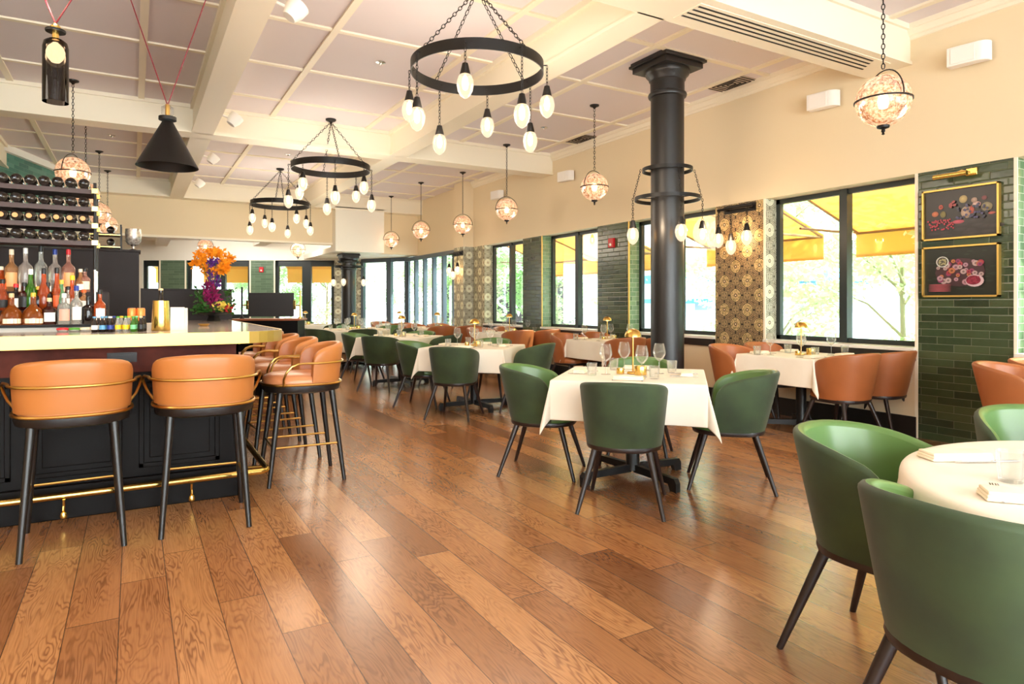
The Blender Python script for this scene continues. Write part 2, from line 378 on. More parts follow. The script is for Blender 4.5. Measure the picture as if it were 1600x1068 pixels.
def window(i, a, b, x=XW+.2, z0=SILL, z1=HEAD, mull=1, mat='window_frame', fw=.055):
    m_ = MB(); t0 = .06
    m_.box(x, x+t0, a, a+fw, z0, z1); m_.box(x, x+t0, b-fw, b, z0, z1); m_.box(x, x+t0, a, b, z1-fw, z1); m_.box(x, x+t0, a, b, z0, z0+fw)
    for k in range(mull):
        y = a+(b-a)*(k+1)/(mull+1); m_.box(x-.02, x+t0+.02, y-.045, y+.045, z0, z1)
    o = struct('window_%d' % i, m_, mat)
    step = (b-a)/(mull+1)
    for k in range(mull+1):
        struct('pane', MB().box(x+.025, x+.031, a+k*step+.04, a+(k+1)*step-.04, z0+fw*.9, z1-fw*.9), 'pane_glass', parent=o)
for i, (a, b) in enumerate(wins): window(i+1, a, b)
# pilaster by the corner windows
m_ = MB(); m_.box(6.28, XW+.02, 13.02, 13.5, 0, HEAD); m_.mi = [1 if k in (2, 3) else 0 for k in range(6)]
struct('wall_pilaster', m_, ['wallpaper_pale', 'wallpaper_pale_lit'])
struct('wall_pilaster', MB().box(6.28, XW+.02, 13.02, 13.5, HEAD, CEIL), 'cream_wall')
window(6, 13.5, 17.14, XW+.02, .25, HEAD, 5, 'window_frame_grey', .09)
struct('wall_right', MB().box(XW, XW+.3, 13.5, 17.2, 0, .25), 'white_wall')
struct('trim_31', MB().box(XW-.07, XW+.02, 13.5, 17.1, HEAD-.1, HEAD), 'window_frame_grey')
# crown on the right wall
for x0, z0 in ((.035, 3.93), (.06, 3.95)): pass
def crown(name, pts_fn): pass
cm = MB(); prof = [(0, 3.84), (.012, 3.845), (.015, 3.87), (.035, 3.88), (.055, 3.93), (.07, 3.935), (.075, 3.98), (0, 3.98)]
def crown_y(y0, y1, x, sgn, nm):
    vs = [(x+sgn*p, y0, z) for p, z in prof]+[(x+sgn*p, y1, z) for p, z in prof]; n = len(prof)
    fs = [(i, (i+1) % n, n+(i+1) % n, n+i) for i in range(n)]+[tuple(range(n)), tuple(range(2*n-1, n-1, -1))]
    struct(nm, MB().add(vs, fs), 'cream_trim')
crown_y(-4, 3.58, XW, -1, 'trim_41'); crown_y(4.0, 9.85, XW, -1, 'trim_42'); crown_y(10.15, 13.02, XW, -1, 'trim_43')
# beams
def beam(nm, x0, x1, y0, y1, step=.03):
    b = MB().box(x0, x1, y0, y1, BEAM, CEIL)
    struct(nm, b, 'cream_trim')
    s_ = MB()
    if x1-x0 > y1-y0:
        for yy, sg in ((y0, -1), (y1, 1)):
            s_.box(x0, x1, min(yy, yy+sg*.02), max(yy, yy+sg*.02), BEAM, BEAM+.035); s_.box(x0, x1, min(yy, yy+sg*.03), max(yy, yy+sg*.03), CEIL-.05, CEIL)
    else:
        for xx, sg in ((x0, -1), (x1, 1)):
            s_.box(min(xx, xx+sg*.02), max(xx, xx+sg*.02), y0, y1, BEAM, BEAM+.03); s_.box(min(xx, xx+sg*.035), max(xx, xx+sg*.035), y0, y1, CEIL-.06, CEIL)
    struct(nm.replace('beam', 'trim_beam'), s_, 'cream_trim')
for k, (y0, y1) in enumerate(((3.58, 4.0), (9.85, 10.15), (16.0, 16.3))): beam('beam_cross_%d' % (k+1), -4.6, XW, y0, y1)
for k, (x0, x1) in enumerate(((-2.1, -1.87), (.70, .93), (3.49, 3.72))):
    for j, (y0, y1) in enumerate(((-4, 3.58), (4.0, 9.85), (10.15, 16.0))): beam('beam_long_%d' % (k*3+j+1), x0, x1, y0, y1)
# ceiling battens
bt = MB()
for x in (-3.4, -1.28, .09, 1.72, 3.1, 4.7, 6.15):
    for y0, y1 in ((-4, 3.58), (4.0, 9.85), (10.15, 16.0)): bt.box(x-.035, x+.035, y0, y1, CEIL-.022, CEIL)
for y in (-2.5, -1.2, .08, 1.35, 2.6, 5.17, 6.45, 7.72, 9.03, 11.37, 12.65, 13.93, 15.2):
    bt.box(-4.6, XW, y-.03, y+.03, CEIL-.018, CEIL)
struct('ceiling_battens', bt, 'cream_trim')
# far bulkhead, rear zone
struct('wall_back_upper', MB().box(-4.6, 4.27, 16.3, 16.45, 2.76, BEAM), 'cream_wall')
struct('trim_51', MB().box(-4.6, 4.27, 16.26, 16.5, 2.74, 2.79), 'cream_trim')
struct('wall_back_upper', MB().box(5.5, XW, 16.3, 16.45, 2.57, CEIL), 'cream_wall')
struct('wall_back_soffit', MB().box(4.27, 5.5, 16.0, 16.45, 2.57, 3.66), 'white_wall')
struct('ceiling_vestibule', MB().box(4.27, 7.0, 16.45, 20.5, 2.57, 2.7), 'white_wall')
struct('ceiling_rear', MB().box(-4.6, 7.0, 16.45, 25, 3.12, 3.2), 'white_wall')
struct('beam_rear', MB().box(.55, .85, 16.45, 24, 2.95, 3.12), 'white_wall'); struct('beam_rear', MB().box(3.0, 3.3, 16.45, 24, 2.95, 3.12), 'white_wall')
# diagonal far wall, set out along BWT
def bwbox(l0, l1, d0, d1, z0, z1, mat, name='wall_back', parent=None):
    poly = [bw(l0, d0), bw(l1, d0), bw(l1, d1), bw(l0, d1)]; return struct(name, MB().prism(poly, z0, z1), mat, parent=parent)
def L(u): return (u-800)/FOC*DW
bwbox(L(60), L(566), DW, DW+.25, HEAD, 3.2, 'white_wall')
for u0, u1, mt in ((60, 222, 'white_wall'), (250, 291, 'green_tile_back'), (391, 429, 'green_tile_back'), (522, 566, 'wallpaper_pale_lit')):
    bwbox(L(u0), L(u1), DW, DW+.25, 0, HEAD, mt)
for k, u in enumerate((250, 290, 391, 429)): bwbox(L(u)-.02, L(u)+.02, DW-.015, DW+.01, 0, HEAD, 'cream_trim', 'trim_%d' % (61+k))
def bwwin(i, u0, u1, mulls, z0=.1, mat='window_frame', fw=.1):
    l0, l1 = L(u0), L(u1); mb = MB()
    def bx(a, b, z, zz, dd=.0): mb.prism([bw(a, DW+.08-dd), bw(b, DW+.08-dd), bw(b, DW+.16+dd), bw(a, DW+.16+dd)], z, zz)
    bx(l0, l0+fw, z0, HEAD); bx(l1-fw, l1, z0, HEAD); bx(l0, l1, HEAD-.17, HEAD); bx(l0, l1, 0, z0+.08)
    for um, wd in mulls: bx(L(um)-wd/2, L(um)+wd/2, z0, HEAD, .02)
    o = struct('window_%d' % i, mb, mat)
    struct('pane', MB().prism([bw(l0, DW+.115), bw(l1, DW+.115), bw(l1, DW+.12), bw(l0, DW+.12)], z0, HEAD-.1), 'pane_glass', parent=o)
bwwin(7, 222, 250, [], .9); bwwin(8, 291, 391, [(347, .12)], .9); bwwin(9, 429, 522, [(478, .26)], .2)
# diagonal corner glazing between far wall and right wall
p0 = Vector(bw(L(566))+(0,)); p1 = Vector((XW+.05, 17.14, 0)); dv = (p1-p0); n_ = Vector((dv.y, -dv.x, 0)).normalized()
def seg(a, b, t0, t1, z0, z1):
    A = p0+dv*a; B = p0+dv*b; return MB().prism([((A+n_*t0).x, (A+n_*t0).y), ((B+n_*t0).x, (B+n_*t0).y), ((B+n_*t1).x, (B+n_*t1).y), ((A+n_*t1).x, (A+n_*t1).y)], z0, z1)
mb = MB()
for a, b in ((0, .05), (.56, .66), (.95, 1)):
    q = seg(a, b, -.06, .06, 0, HEAD); mb.add(q.v, q.f)
for z0, z1 in ((0, .25), (HEAD-.08, HEAD+.03)):
    q = seg(0, 1, -.05, .05, z0, z1); mb.add(q.v, q.f)
o = struct('window_10', mb, 'window_frame_grey'); q = seg(0.02, .98, -.004, .004, .2, HEAD-.05); struct('pane', q, 'pane_glass', parent=o)
# teal tiled wall and its crown, brick pier, behind the bar
A_, B_ = Vector((-3.9, 8.3, 0)), Vector((-1.05, 16.3, 0)); dd = (B_-A_).normalized(); nn = Vector((dd.y, -dd.x, 0))
def along(t0, t1, o0, o1, z0, z1):
    pts = []
    for t, o_ in ((t0, o0), (t1, o0), (t1, o1), (t0, o1)):
        p = A_+dd*t+nn*o_; pts.append((p.x, p.y))
    return MB().prism(pts, z0, z1)
LT = (B_-A_).length
struct('wall_left_rear', along(0, LT, -.2, 0, 0, CEIL), 'teal_tile')
struct('trim_71', along(0, LT, 0, .08, 3.86, CEIL), 'white_paint')
struct('trim_72', along(2.5, 2.62, 0, .03, 0, 3.86), 'white_paint'); struct('trim_73', along(5.5, LT, 0, .03, 2.5, 2.62), 'white_paint')
struct('wall_left_rear', along(1.5, 4.4, 0, .1, 0, 2.2), 'blush_brick')
struct('wall_left', MB().box(-4.75, -4.6, -4, 25, 0, 4), 'cream_wall')
# unseen wall behind the camera, made of glass so sky light enters
fw_ = MB()
for x in (-4.4, -2.2, 0, 2.2, 4.4, 6.5): fw_.box(x-.05, x+.05, -4.05, -3.95, 0, 3.2)
fw_.box(-4.6, 6.53, -4.05, -3.95, 3.1, 4.0); fw_.box(-4.6, 6.53, -4.05, -3.95, 0, .15)
o = struct('window_11', fw_, 'window_frame'); struct('pane', MB().box(-4.5, 6.5, -4.003, -3.997, .15, 3.1), 'pane_glass', parent=o)

# ------------------------------------------------------------------ columns
def column(loc, h, label, cs=1.0):
    t = thing('column', label, 'column', loc); t['kind'] = 'structure'
    MB().lathe([(.181, 0), (.181, h-.2)], 40).build('shaft', 'column_black', t)
    MB().lathe([(.2, 0), (.2, .12), (.185, .16)], 40).build('base', 'column_black', t)
    MB().lathe([(.182, h-.42), (.205, h-.41), (.212, h-.39), (.205, h-.37), (.186, h-.36), (.186, h-.24), (.2, h-.225), (.205, h-.2), (.235, h-.17), (.245, h-.145), (.245, h-.12)], 40).build('capital', 'column_black', t)
    m_ = MB().box(-.27*cs, .27*cs, -.27*cs, .27*cs, h-.12, h-.06).box(-.3*cs, .3*cs, -.3*cs, .3*cs, h-.06, h-.03).box(-.285*cs, .285*cs, -.285*cs, .285*cs, h-.03, h); m_.build('abacus', 'column_black', t, bevel=.004)
    return t
column((5.13, 5.44, 0), CEIL, 'tall black round iron column with a square capital, standing beside the window tables')
column((4.80, 16.72, 0), 2.57, 'short black column under the white soffit at the far end of the room', .8)

# ------------------------------------------------------------------ light bulbs and chandeliers
def bulb_parts(t, p, top, drop, src=None):
    """chain + socket + bulb hanging from p (local)"""
    x, y, z = p
    MB().chain((x, y, z), (x, y, z-drop+.13), .034, .0032, .009).build('bulb_chain', 'black_metal', t)
    b0 = (x, y, z-drop+.13)
    MB().lathe([(.009, 0), (.022, -.004), (.041, -.085), (.041, -.09)], 14, b0).build('socket', 'black_metal', t)
    b = MB().lathe([(.036, -.086), (.052, -.105), (.063, -.14), (.065, -.17), (.056, -.215), (.036, -.25), (.012, -.268), (0, -.27)], 18, b0, cap0=False).build('bulb', 'bulb_glass', t)
    MB().lathe([(.005, -.09), (.022, -.12), (.026, -.165), (.018, -.2), (.0, -.212)], 10, b0).build('filament', 'filament', b)
def chandelier(loc, rot, label, lightpow=26):
    t = thing('ring_chandelier', label, 'chandelier', loc, rot, 'ring chandeliers down the middle of the ceiling')
    zr = 3.27-CEIL; RR = .56; hb = .045
    MB().lathe([(.075, 0), (.075, -.02), (.05, -.035), (.012, -.04)], 20).build('canopy', 'black_metal', t)
    ring = MB().lathe([(RR-.008, zr-hb), (RR, zr-hb), (RR, zr+hb), (RR-.008, zr+hb), (RR-.008, zr-hb)], 64, cap0=False, cap1=False); ring.build('ring', 'black_metal', t)
    for k in range(4):
        a = R(45+90*k+6); MB().chain((0, 0, -.04), (math.cos(a)*RR, math.sin(a)*RR, zr+hb-.01), .055, .0038, .013).build('support_chain', 'black_metal', t)
    for k in range(8):
        a = R(45*k); r_ = RR+.028; p = (math.cos(a)*r_, math.sin(a)*r_, zr+.01)
        MB().tube([(math.cos(a)*(RR-.02), math.sin(a)*(RR-.02), zr+.01), (p[0], p[1], zr+.01)], .005, 6).build('hook', 'black_metal', t)
        bulb_parts(t, p, zr, .30 if k % 2 == 0 else .49)
    return t
ch_src = chandelier((2.52, 4.95, CEIL), R(54), 'black iron ring chandelier with eight clear bulbs, hung nearest the camera')
for k in kids(ch_src): kids(k)
dup(ch_src, (2.50, 9.62, CEIL), R(36), 'black iron ring chandelier with eight bulbs, the middle one of three')
dup(ch_src, (2.54, 13.65, CEIL), R(20), 'black iron ring chandelier with eight bulbs, the one farthest down the room')
for x, y in ((2.52, 4.95), (2.5, 9.62), (2.54, 13.65)):
    for k in range(4):
        a = R(90*k+20); light('chandelier_light', 'POINT', (x+.56*math.cos(a), y+.56*math.sin(a), 2.78), 15, (1, .88, .72), radius=.38)
# ring lights round the columns
def column_ring(loc, zt, zb, angs, label, rt=.275, rb=.36):
    t = thing('column_ring_light', label, 'light', loc)
    for nm, r_, z in (('upper_ring', rt, zt), ('lower_ring', rb, zb)):
        MB().lathe([(r_-.01, z-.02), (r_, z-.02), (r_, z+.02), (r_-.01, z+.02), (r_-.01, z-.02)], 40, cap0=False, cap1=False).build(nm, 'black_metal', t)
        mb = MB()
        for k in range(3):
            a = R(120*k+40); mb.tube([(math.cos(a)*.17, math.sin(a)*.17, z), (math.cos(a)*(r_-.005), math.sin(a)*(r_-.005), z)], .006, 6)
        mb.build('bracket', 'black_metal', t)
    for a_ in angs:
        a = R(a_); d = Vector((math.cos(a), math.sin(a), 0))
        MB().chain(d*(rt+.025)+Vector((0, 0, zt)), d*(rb+.025)+Vector((0, 0, zb)), .035, .003, .009).build('support_chain', 'black_metal', t)
        p = d*(rb+.03)+Vector((0, 0, zb)); bulb_parts(t, tuple(p), zb, .37)
    return t
column_ring((5.13, 5.44, 0), 2.77, 2.45, (155, 248, 330, 65), 'double black ring light with hanging bulbs around the tall near column')
column_ring((4.80, 16.72, 0), 2.36, 2.24, (150, 235, 325, 60), 'double ring light with hanging bulbs around the short far column')
for a in (200, 320): light('column_light', 'POINT', (5.13+.5*math.cos(R(a)), 5.44+.5*math.sin(R(a)), 2.15), 7, (1, .75, .5), radius=.05)
# globe pendants
def mk_globe():
    t = thing('globe_pendant', '', 'pendant light', group='mercury glass globe pendants')
    MB().lathe([(.065, 0), (.06, -.02), (.02, -.035), (.01, -.05)], 18, (0, 0, 0)).build('canopy', 'black_metal', t)
    return t
def globe(loc, zc, ztop, rz, label, lit=6):
    t = thing('globe_pendant', label, 'pendant light', (loc[0], loc[1], ztop), rz, 'mercury glass globe pendants')
    z = zc-ztop; r = .185
    MB().lathe([(.065, 0), (.062, -.015), (.025, -.03), (.01, -.05)], 18).build('canopy', 'black_metal', t)
    MB().chain((0, 0, -.05), (0, 0, z+r+.05), .045, .0035, .011).build('chain', 'black_metal', t)
    pr = [(r*math.sin(a), r*math.cos(a)) for a in [math.pi*k/18 for k in range(1, 18)]]
    g = MB().lathe([(r*math.sin(.2), r*math.cos(.2))]+pr[1:]+[(0, -r)], 32, (0, 0, z), cap0=False).build('globe', 'mercury_glass', t)
    MB().lathe([(.0, .05), (.03, .04), (.04, 0), (.03, -.05), (0, -.06)], 12, (0, 0, z)).build('lamp', 'globe_filament', g)
    MB().lathe([(r, -.006), (r+.007, -.006), (r+.007, .006), (r, .006), (r, -.006)], 40, (0, 0, z), cap0=False, cap1=False).build('equator_ring', 'black_metal', t)
    a_ = [math.pi*k/20 for k in range(21)]; ra = r+.014
    MB().tube([(ra*math.cos(q), 0, z+(ra+.02)*math.sin(q)) for q in a_], .005, 6).build('bow', 'black_metal', t)
    MB().lathe([(.045, .006), (.04, -.01), (.012, -.02), (.014, -.035), (.006, -.045), (.012, -.055), (0, -.062)], 14, (0, 0, z-r)).build('finial', 'black_metal', t)
    if lit: light('globe_light', 'POINT', (loc[0], loc[1], zc), lit, (1, .84, .66), radius=.12)
gl = [((4.72, 2.78), 2.76, CEIL, R(70), 'mercury glass globe pendant by the wall speakers, the largest in view'),
      ((5.42, 7.15), 2.87, CEIL, R(10), 'mercury glass globe pendant just beyond the tall black column'),
      ((5.48, 9.67), 2.88, CEIL, R(-10), 'mercury glass globe pendant beside the cross beam by the window wall'),
      ((5.85, 12.15), 2.90, CEIL, R(-20), 'mercury glass globe pendant in front of the papered corner pilaster'),
      ((5.54, 13.64), 2.91, CEIL, R(-25), 'mercury glass globe pendant before the cream upper wall'),
      ((5.60, 15.75), 2.88, CEIL, R(-25), 'mercury glass globe pendant nearest the white soffit box'),
      ((-.63, 9.5), 2.87, CEIL, R(60), 'mercury glass globe pendant hung right above the wine rack'),
      ((-.60, 11.4), 2.87, CEIL, R(60), 'mercury glass globe pendant second behind the wine rack'),
      ((-.52, 13.68), 2.88, CEIL, R(50), 'mercury glass globe pendant third behind the wine rack'),
      ((-.45, 15.6), 2.88, CEIL, R(50), 'mercury glass globe pendant fourth behind the wine rack, near the far beam'),
      ((1.55, 17.9), 2.70, 3.12, R(-30), 'mercury glass globe pendant above the flower arrangement in the rear zone'),
      ((3.75, 17.75), 2.70, 3.12, R(-30), 'mercury glass globe pendant in the rear zone beside the red fire alarm')]
for k, (l_, zc, zt, rz, lb) in enumerate(gl): globe(l_, zc, zt, rz, lb, 3.2 if k < 10 else 3)

# cone pendant and smoked glass cylinder pendant over the bar
t = thing('cone_pendant', 'matt black cone pendant hung on two red cords above the bar', 'pendant light', (.22, 5.48, 2.30), 0)
MB().lathe([(.206, 0), (.21, .0), (.036, .335), (.03, .335), (.2, 0)], 48, cap0=False, cap1=False).build('cone_shade', 'black_metal', t)
MB().lathe([(.06, .345), (.06, .37), (.02, .38)], 24).build('collar', 'black_metal', t)
MB().lathe([(.02, .375), (.042, .39), (.042, .44), (.02, .455)], 20).build('glass_cap', 'clear_glass', t); MB().lathe([(.016, .38), (.016, .46)], 12).build('stem', 'brass', t)
for dx, dy in ((-.20, .07), (.20, -.07)): MB().tube([(0, 0, .455), (dx*1.9, dy*1.9, CEIL-2.30)], .004, 6).build('cord', 'red_cord', t)
MB().lathe([(0, 0), (.035, .01), (.04, .05), (.02, .1)], 14, (0, 0, .07)).build('bulb', 'white_plastic', t)
light('cone_light', 'SPOT', (.22, 5.48, 2.36), 45, (1, .86, .68), radius=.05, spot=120)
t = thing('cylinder_pendant', 'smoked glass cylinder pendant with a glowing lamp, hung on red cords above the bar', 'pendant light', (-.36, 4.26, 2.365), 0)
MB().lathe([(.060, 0), (.060, .29), (.054, .32), (.036, .335), (.018, .34)], 28, cap0=False).build('glass_cylinder', 'smoked_glass', t)
MB().lathe([(0, 0), (.02, .0), (.036, .02), (.044, .045), (.044, .055), (.036, .08), (.012, .105)], 16, (0, 0, .215)).build('lamp', 'lamp_glow', t)
MB().lathe([(.016, .335), (.016, .385), (.024, .39), (.024, .405), (.01, .42)], 16).build('brass_neck', 'brass_bright', t)
MB().lathe([(.046, .375), (.048, .382), (.046, .388)], 24).build('disc', 'black_metal', t)
for dx, dy in ((-.22, .13), (.34, -.19)): MB().tube([(0, 0, .42), (dx*2, dy*2, CEIL-2.365)], .004, 6).build('cord', 'red_cord', t)
light('cylinder_light', 'POINT', (-.36, 4.26, 2.9), 4, (1, .85, .65), radius=.05)

# ------------------------------------------------------------------ wall and ceiling fittings
def speaker_wall():
    t = thing('wall_speaker', '', 'speaker', group='white speakers on the window wall')
    n = 8; poly = [(0, .16), (-.1, .16), (-.1, -.07)]+[(-.1+.09*(1-math.cos(math.pi/2*k/n)), -.07-.09*math.sin(math.pi/2*k/n)) for k in range(1, n+1)]+[(0, -.16)]
    MB().prism(poly[::-1], -.085, .085).build('cabinet', 'white_plastic', t, bevel=.006)
    MB().box(-.106, -.098, -.06, .13, -.07, .07).build('grille', 'white_plastic', t, bevel=.004); MB().box(0, .06, -.03, .03, -.03, .03).build('bracket', 'white_plastic', t)
    return t
ws = Maker(speaker_wall)
for y, z, lb in ((3.02, 3.50, 'white speaker on the upper wall nearest the camera, above the framed pictures'), (4.44, 3.47, 'white speaker on the upper wall just past the slotted beam'),
                 (9.29, 3.47, 'white speaker on the upper wall just before the second cross beam'), (11.74, 3.5, 'small white speaker on the upper wall beyond the cross beam')):
    ws((6.47, y, z), R(8), lb)
def speaker_beam():
    t = thing('beam_speaker', '', 'speaker', group='white speakers on the ceiling beam')
    M = Matrix.Rotation(R(35), 4, 'Y')
    MB().lathe([(.055, -.07), (.085, 0), (.09, .07), (.08, .075)], 20, (0, 0, 0), M=M).build('cabinet', 'white_plastic', t)
    MB().tube([(-.2, 0, .06), (-.05, 0, .02)], .014, 8).build('bracket', 'white_plastic', t); return t
bs = Maker(speaker_beam)
for y, lb in ((5.45, 'white round speaker on the ceiling beam nearest the camera'), (9.07, 'white round speaker on the ceiling beam just before the cross beam'),
              (11.7, 'white round speaker on the ceiling beam just beyond the cross beam'), (14.2, 'white round speaker on the ceiling beam farthest down the room')):
    bs((1.12, y, 3.64), 0, lb)
t = thing('linear_vent', 'long white ceiling vent with four black slots under the nearest beam', 'vent', (0, 0, BEAM), 0)
MB().box(3.78, 6.3, 3.64, 3.94, -.006, 0).build('vent_frame', 'cream_trim', t)
for k in range(4): MB().box(3.8, 6.22-.045*(3-k), 3.675+.06*k, 3.693+.06*k, -.009, -.004).build('slot', 'dark_slot', t)
def sq_vent():
    t = thing('square_vent', '', 'vent', group='square ceiling vents by the window wall')
    MB().box(-.17, .17, -.27, .27, -.008, 0).build('vent_frame', 'vent_metal', t); m_ = MB()
    for k in range(5):
        a = .15-.03*k; b = .25-.05*k; w = .0045
        m_.box(-a, a, -b, -b+w, -.016, -.007).box(-a, a, b-w, b, -.016, -.007).box(-a, -a+w, -b, b, -.016, -.007).box(a-w, a, -b, b, -.016, -.007)
    m_.build('louvre', 'dark_slot', t); return t
sv = Maker(sq_vent); sv((6.34, 5.61, CEIL), 0, 'square ceiling vent beside the tall black column'); sv((6.34, 8.72, CEIL), 0, 'square ceiling vent farther along, above the second green pier')
def spr():
    t = MB().lathe([(.055, 0), (.055, -.006), (.02, -.014), (.012, -.03), (0, -.032)], 16).build('sprinkler', 'steel'); return tag(t, '', 'sprinkler', 'ceiling sprinklers')
sk = Maker(spr)
for (x, y), lb in (((2.39, 7.07), 'small round sprinkler in the ceiling panel beside the nearest chandelier'), ((2.42, 12.27), 'small round sprinkler in the ceiling between the two farther chandeliers'),
                   ((5.34, 4.63), 'small round sprinkler in the ceiling before the tall black column'), ((5.44, 8.44), 'small round sprinkler in the ceiling beyond the tall black column'), ((-.3, 12.3), 'small round sprinkler in the ceiling over the far end of the bar')):
    sk((x, y, CEIL), 0, lb)
def alarm():
    t = thing('fire_alarm', '', 'fire alarm', group='red fire alarms')
    MB().box(-.05, .0, -.06, .06, -.075, .075).build('housing', 'red_alarm', t, bevel=.006); MB().lathe([(.025, 0), (.02, .012), (0, .016)], 14, M=Matrix.Translation((-.05, 0, -.025)) @ Matrix.Rotation(R(-90), 4, 'Y')).build('strobe_lens', 'white_plastic', t); return t
al = Maker(alarm); al((XW, 8.14, 2.24), 0, 'red fire alarm with white strobe on the dark green pier of the window wall')
q = bw(L(409)); al((q[0], q[1], 2.27), R(60), 'red fire alarm on the green tiled panel of the far wall')

# framed pictures and picture light
def picture(zc, kind, label):
    t = thing('framed_picture', label, 'picture', (XW, 3.13, zc), 0)
    w, h = .64, .47; m_ = MB()
    for a in ((-w/2, w/2, h/2-.016, h/2), (-w/2, w/2, -h/2, -h/2+.016)): m_.box(-.045, 0, a[0], a[1], a[2], a[3])
    for a in ((-w/2, -w/2+.016), (w/2-.016, w/2)): m_.box(-.045, 0, a[0], a[1], -h/2, h/2)
    m_.build('frame', 'gold_frame', t)
    MB().box(-.02, -.003, -w/2+.01, w/2-.01, -h/2+.01, h/2-.01).build('backing', 'dark_slot', t)
    rnd = random.Random(kind*11+3); vs = []; fs = []; cols = []
    def disc(y, z, ry, rz_, col, lay, sh=.55):
        b = len(vs); n = 16; x = -.021-lay*.00012
        vs.append((x, -(y-.15*ry), z+.2*rz_)); cols.append(col)
        for k in range(n):
            a = 2*math.pi*k/n; vs.append((x, -(y+ry*math.cos(a)), z+rz_*math.sin(a))); cols.append(tuple(c*sh for c in col))
        for k in range(n): fs.append((b, b+1+k, b+1+(k+1) % n))
    bgc = (.012, .009, .010) if kind == 0 else (.016, .018, .013)
    vs += [(-.0205, -.3, -.22), (-.0205, .3, -.22), (-.0205, .3, .22), (-.0205, -.3, .22)]; cols += [bgc]*4; fs.append((0, 1, 2, 3))
    lay = 1
    if kind == 0:
        for k in range(26): disc(-.3+.6*rnd.random(), -.2+.13*rnd.random(), .06, .018, (.03, .022, .025), lay); lay += 1
        items = [(.03, .12, .035, .035, (.45, .33, .12)), (-.16, .07, .02, .022, (.55, .06, .03)), (-.16, .07, .009, .01, (.2, .02, .01)), (-.21, .01, .03, .025, (.55, .14, .05)), (-.14, .0, .025, .03, (.2, .16, .03)),
                 (.06, .0, .05, .055, (.5, .34, .24)), (.1, .01, .02, .045, (.5, .06, .03)), (.14, .06, .036, .026, (.7, .4, .36)), (.14, .06, .02, .012, (.8, .6, .5)), (.22, .03, .045, .04, (.3, .24, .12)),
                 (.2, .11, .022, .02, (.16, .02, .03)), (.12, .1, .026, .024, (.4, .25, .18)), (.26, -.03, .03, .012, (.45, .07, .05)), (-.01, -.08, .05, .018, (.5, .06, .10))]
        for y, z, a, b, c in items: disc(y, z, a, b, c, lay); lay += 1
        for k in range(60): disc(-.27+.22*rnd.random(), -.14+.09*rnd.random(), .008, .008, (.38+.2*rnd.random(), .03, .06), lay); lay += 1
        for k in range(34): disc(-.02+.26*rnd.random(), -.06+.13*rnd.random(), .011, .011, rnd.choice([(.04, .04, .12), (.07, .06, .16), (.03, .03, .07)]), lay); lay += 1
        for k in range(10): disc(-.08+.05*rnd.random(), .05+.06*rnd.random(), .01, .012, (.4, .05, .05), lay); lay += 1
    else:
        for k in range(50): disc(-.28+.56*rnd.random(), -.2+.4*rnd.random(), .03, .007, (.03, .04, .028), lay); lay += 1
        disc(.0, -.01, .21, .13, (.07, .03, .035), lay, .8); lay += 1
        for k in range(44):
            c = rnd.choice([(.6, .42, .4), (.5, .05, .08), (.6, .2, .08), (.35, .06, .16), (.55, .3, .36)]); y = -.18+.36*rnd.random(); z = -.1+.2*rnd.random(); s_ = .016+.014*rnd.random()
            disc(y, z, s_, s_*.9, c, lay); lay += 1; disc(y, z, s_*.4, s_*.36, tuple(.4*q for q in c), lay); lay += 1
        disc(-.14, .09, .055, .05, (.55, .55, .5), lay, 1); lay += 1; disc(-.14, .09, .045, .042, (.06, .05, .04), lay, 1); lay += 1
        for k in range(26): disc(-.17+.06*rnd.random(), .06+.055*rnd.random(), .007, .007, (.45, .4, .2), lay); lay += 1
        disc(.13, -.09, .075, .055, (.6, .42, .45), lay, .9); lay += 1; disc(.12, -.085, .06, .042, (.2, .01, .03), lay, .9); lay += 1
        for k in range(40): disc(.07+.1*rnd.random(), -.115+.06*rnd.random(), .006, .006, (.4, .03, .07), lay); lay += 1
        for k in range(6): disc(-.16, -.12-.012*k, .1, .004, (.5, .12, .14), lay); lay += 1
    me = bpy.data.meshes.new('print'); me.from_pydata(vs, [], fs); ca = me.color_attributes.new('col', 'FLOAT_COLOR', 'POINT')
    for i, c in enumerate(cols): ca.data[i].color = (c[0], c[1], c[2], 1)
    me.materials.append(MAT['print_ink']); o = bpy.data.objects.new('print', me); C.objects.link(o); o.parent = t
m = base('print_ink', (60, 60, 60), .3); t_ = NT(m); vc = t_.n.new('ShaderNodeVertexColor'); vc.layer_name = 'col'; t_.link(vc.outputs[0], t_.b.inputs['Base Color'])
picture(2.115, 0, 'upper gold-framed still life of grapes, melon and red berries on the green tiled pier')
picture(1.585, 1, 'lower gold-framed still life of a tray of sliced fruit on the green tiled pier')
t = thing('picture_light', 'brass picture light above the upper gold-framed print', 'light', (XW, 3.13, 2.46), 0)
MB().box(-.02, 0, -.14, -.05, -.02, .045).build('wall_plate', 'brass_bright', t, bevel=.003)
MB().tube([(-.02, -.08, .01), (-.07, -.04, .03), (-.12, 0, .0)], .006, 8).build('arm', 'brass', t)
MB().tube([(-.13, -.11, -.01), (-.13, .17, -.01)], .022, 14).build('shade', 'brass_bright', t); light('picture_lamp', 'SPOT', (XW-.2, 3.15, 2.42), 5, (1, .85, .6), (R(0), R(35), 0), radius=.03, spot=110)
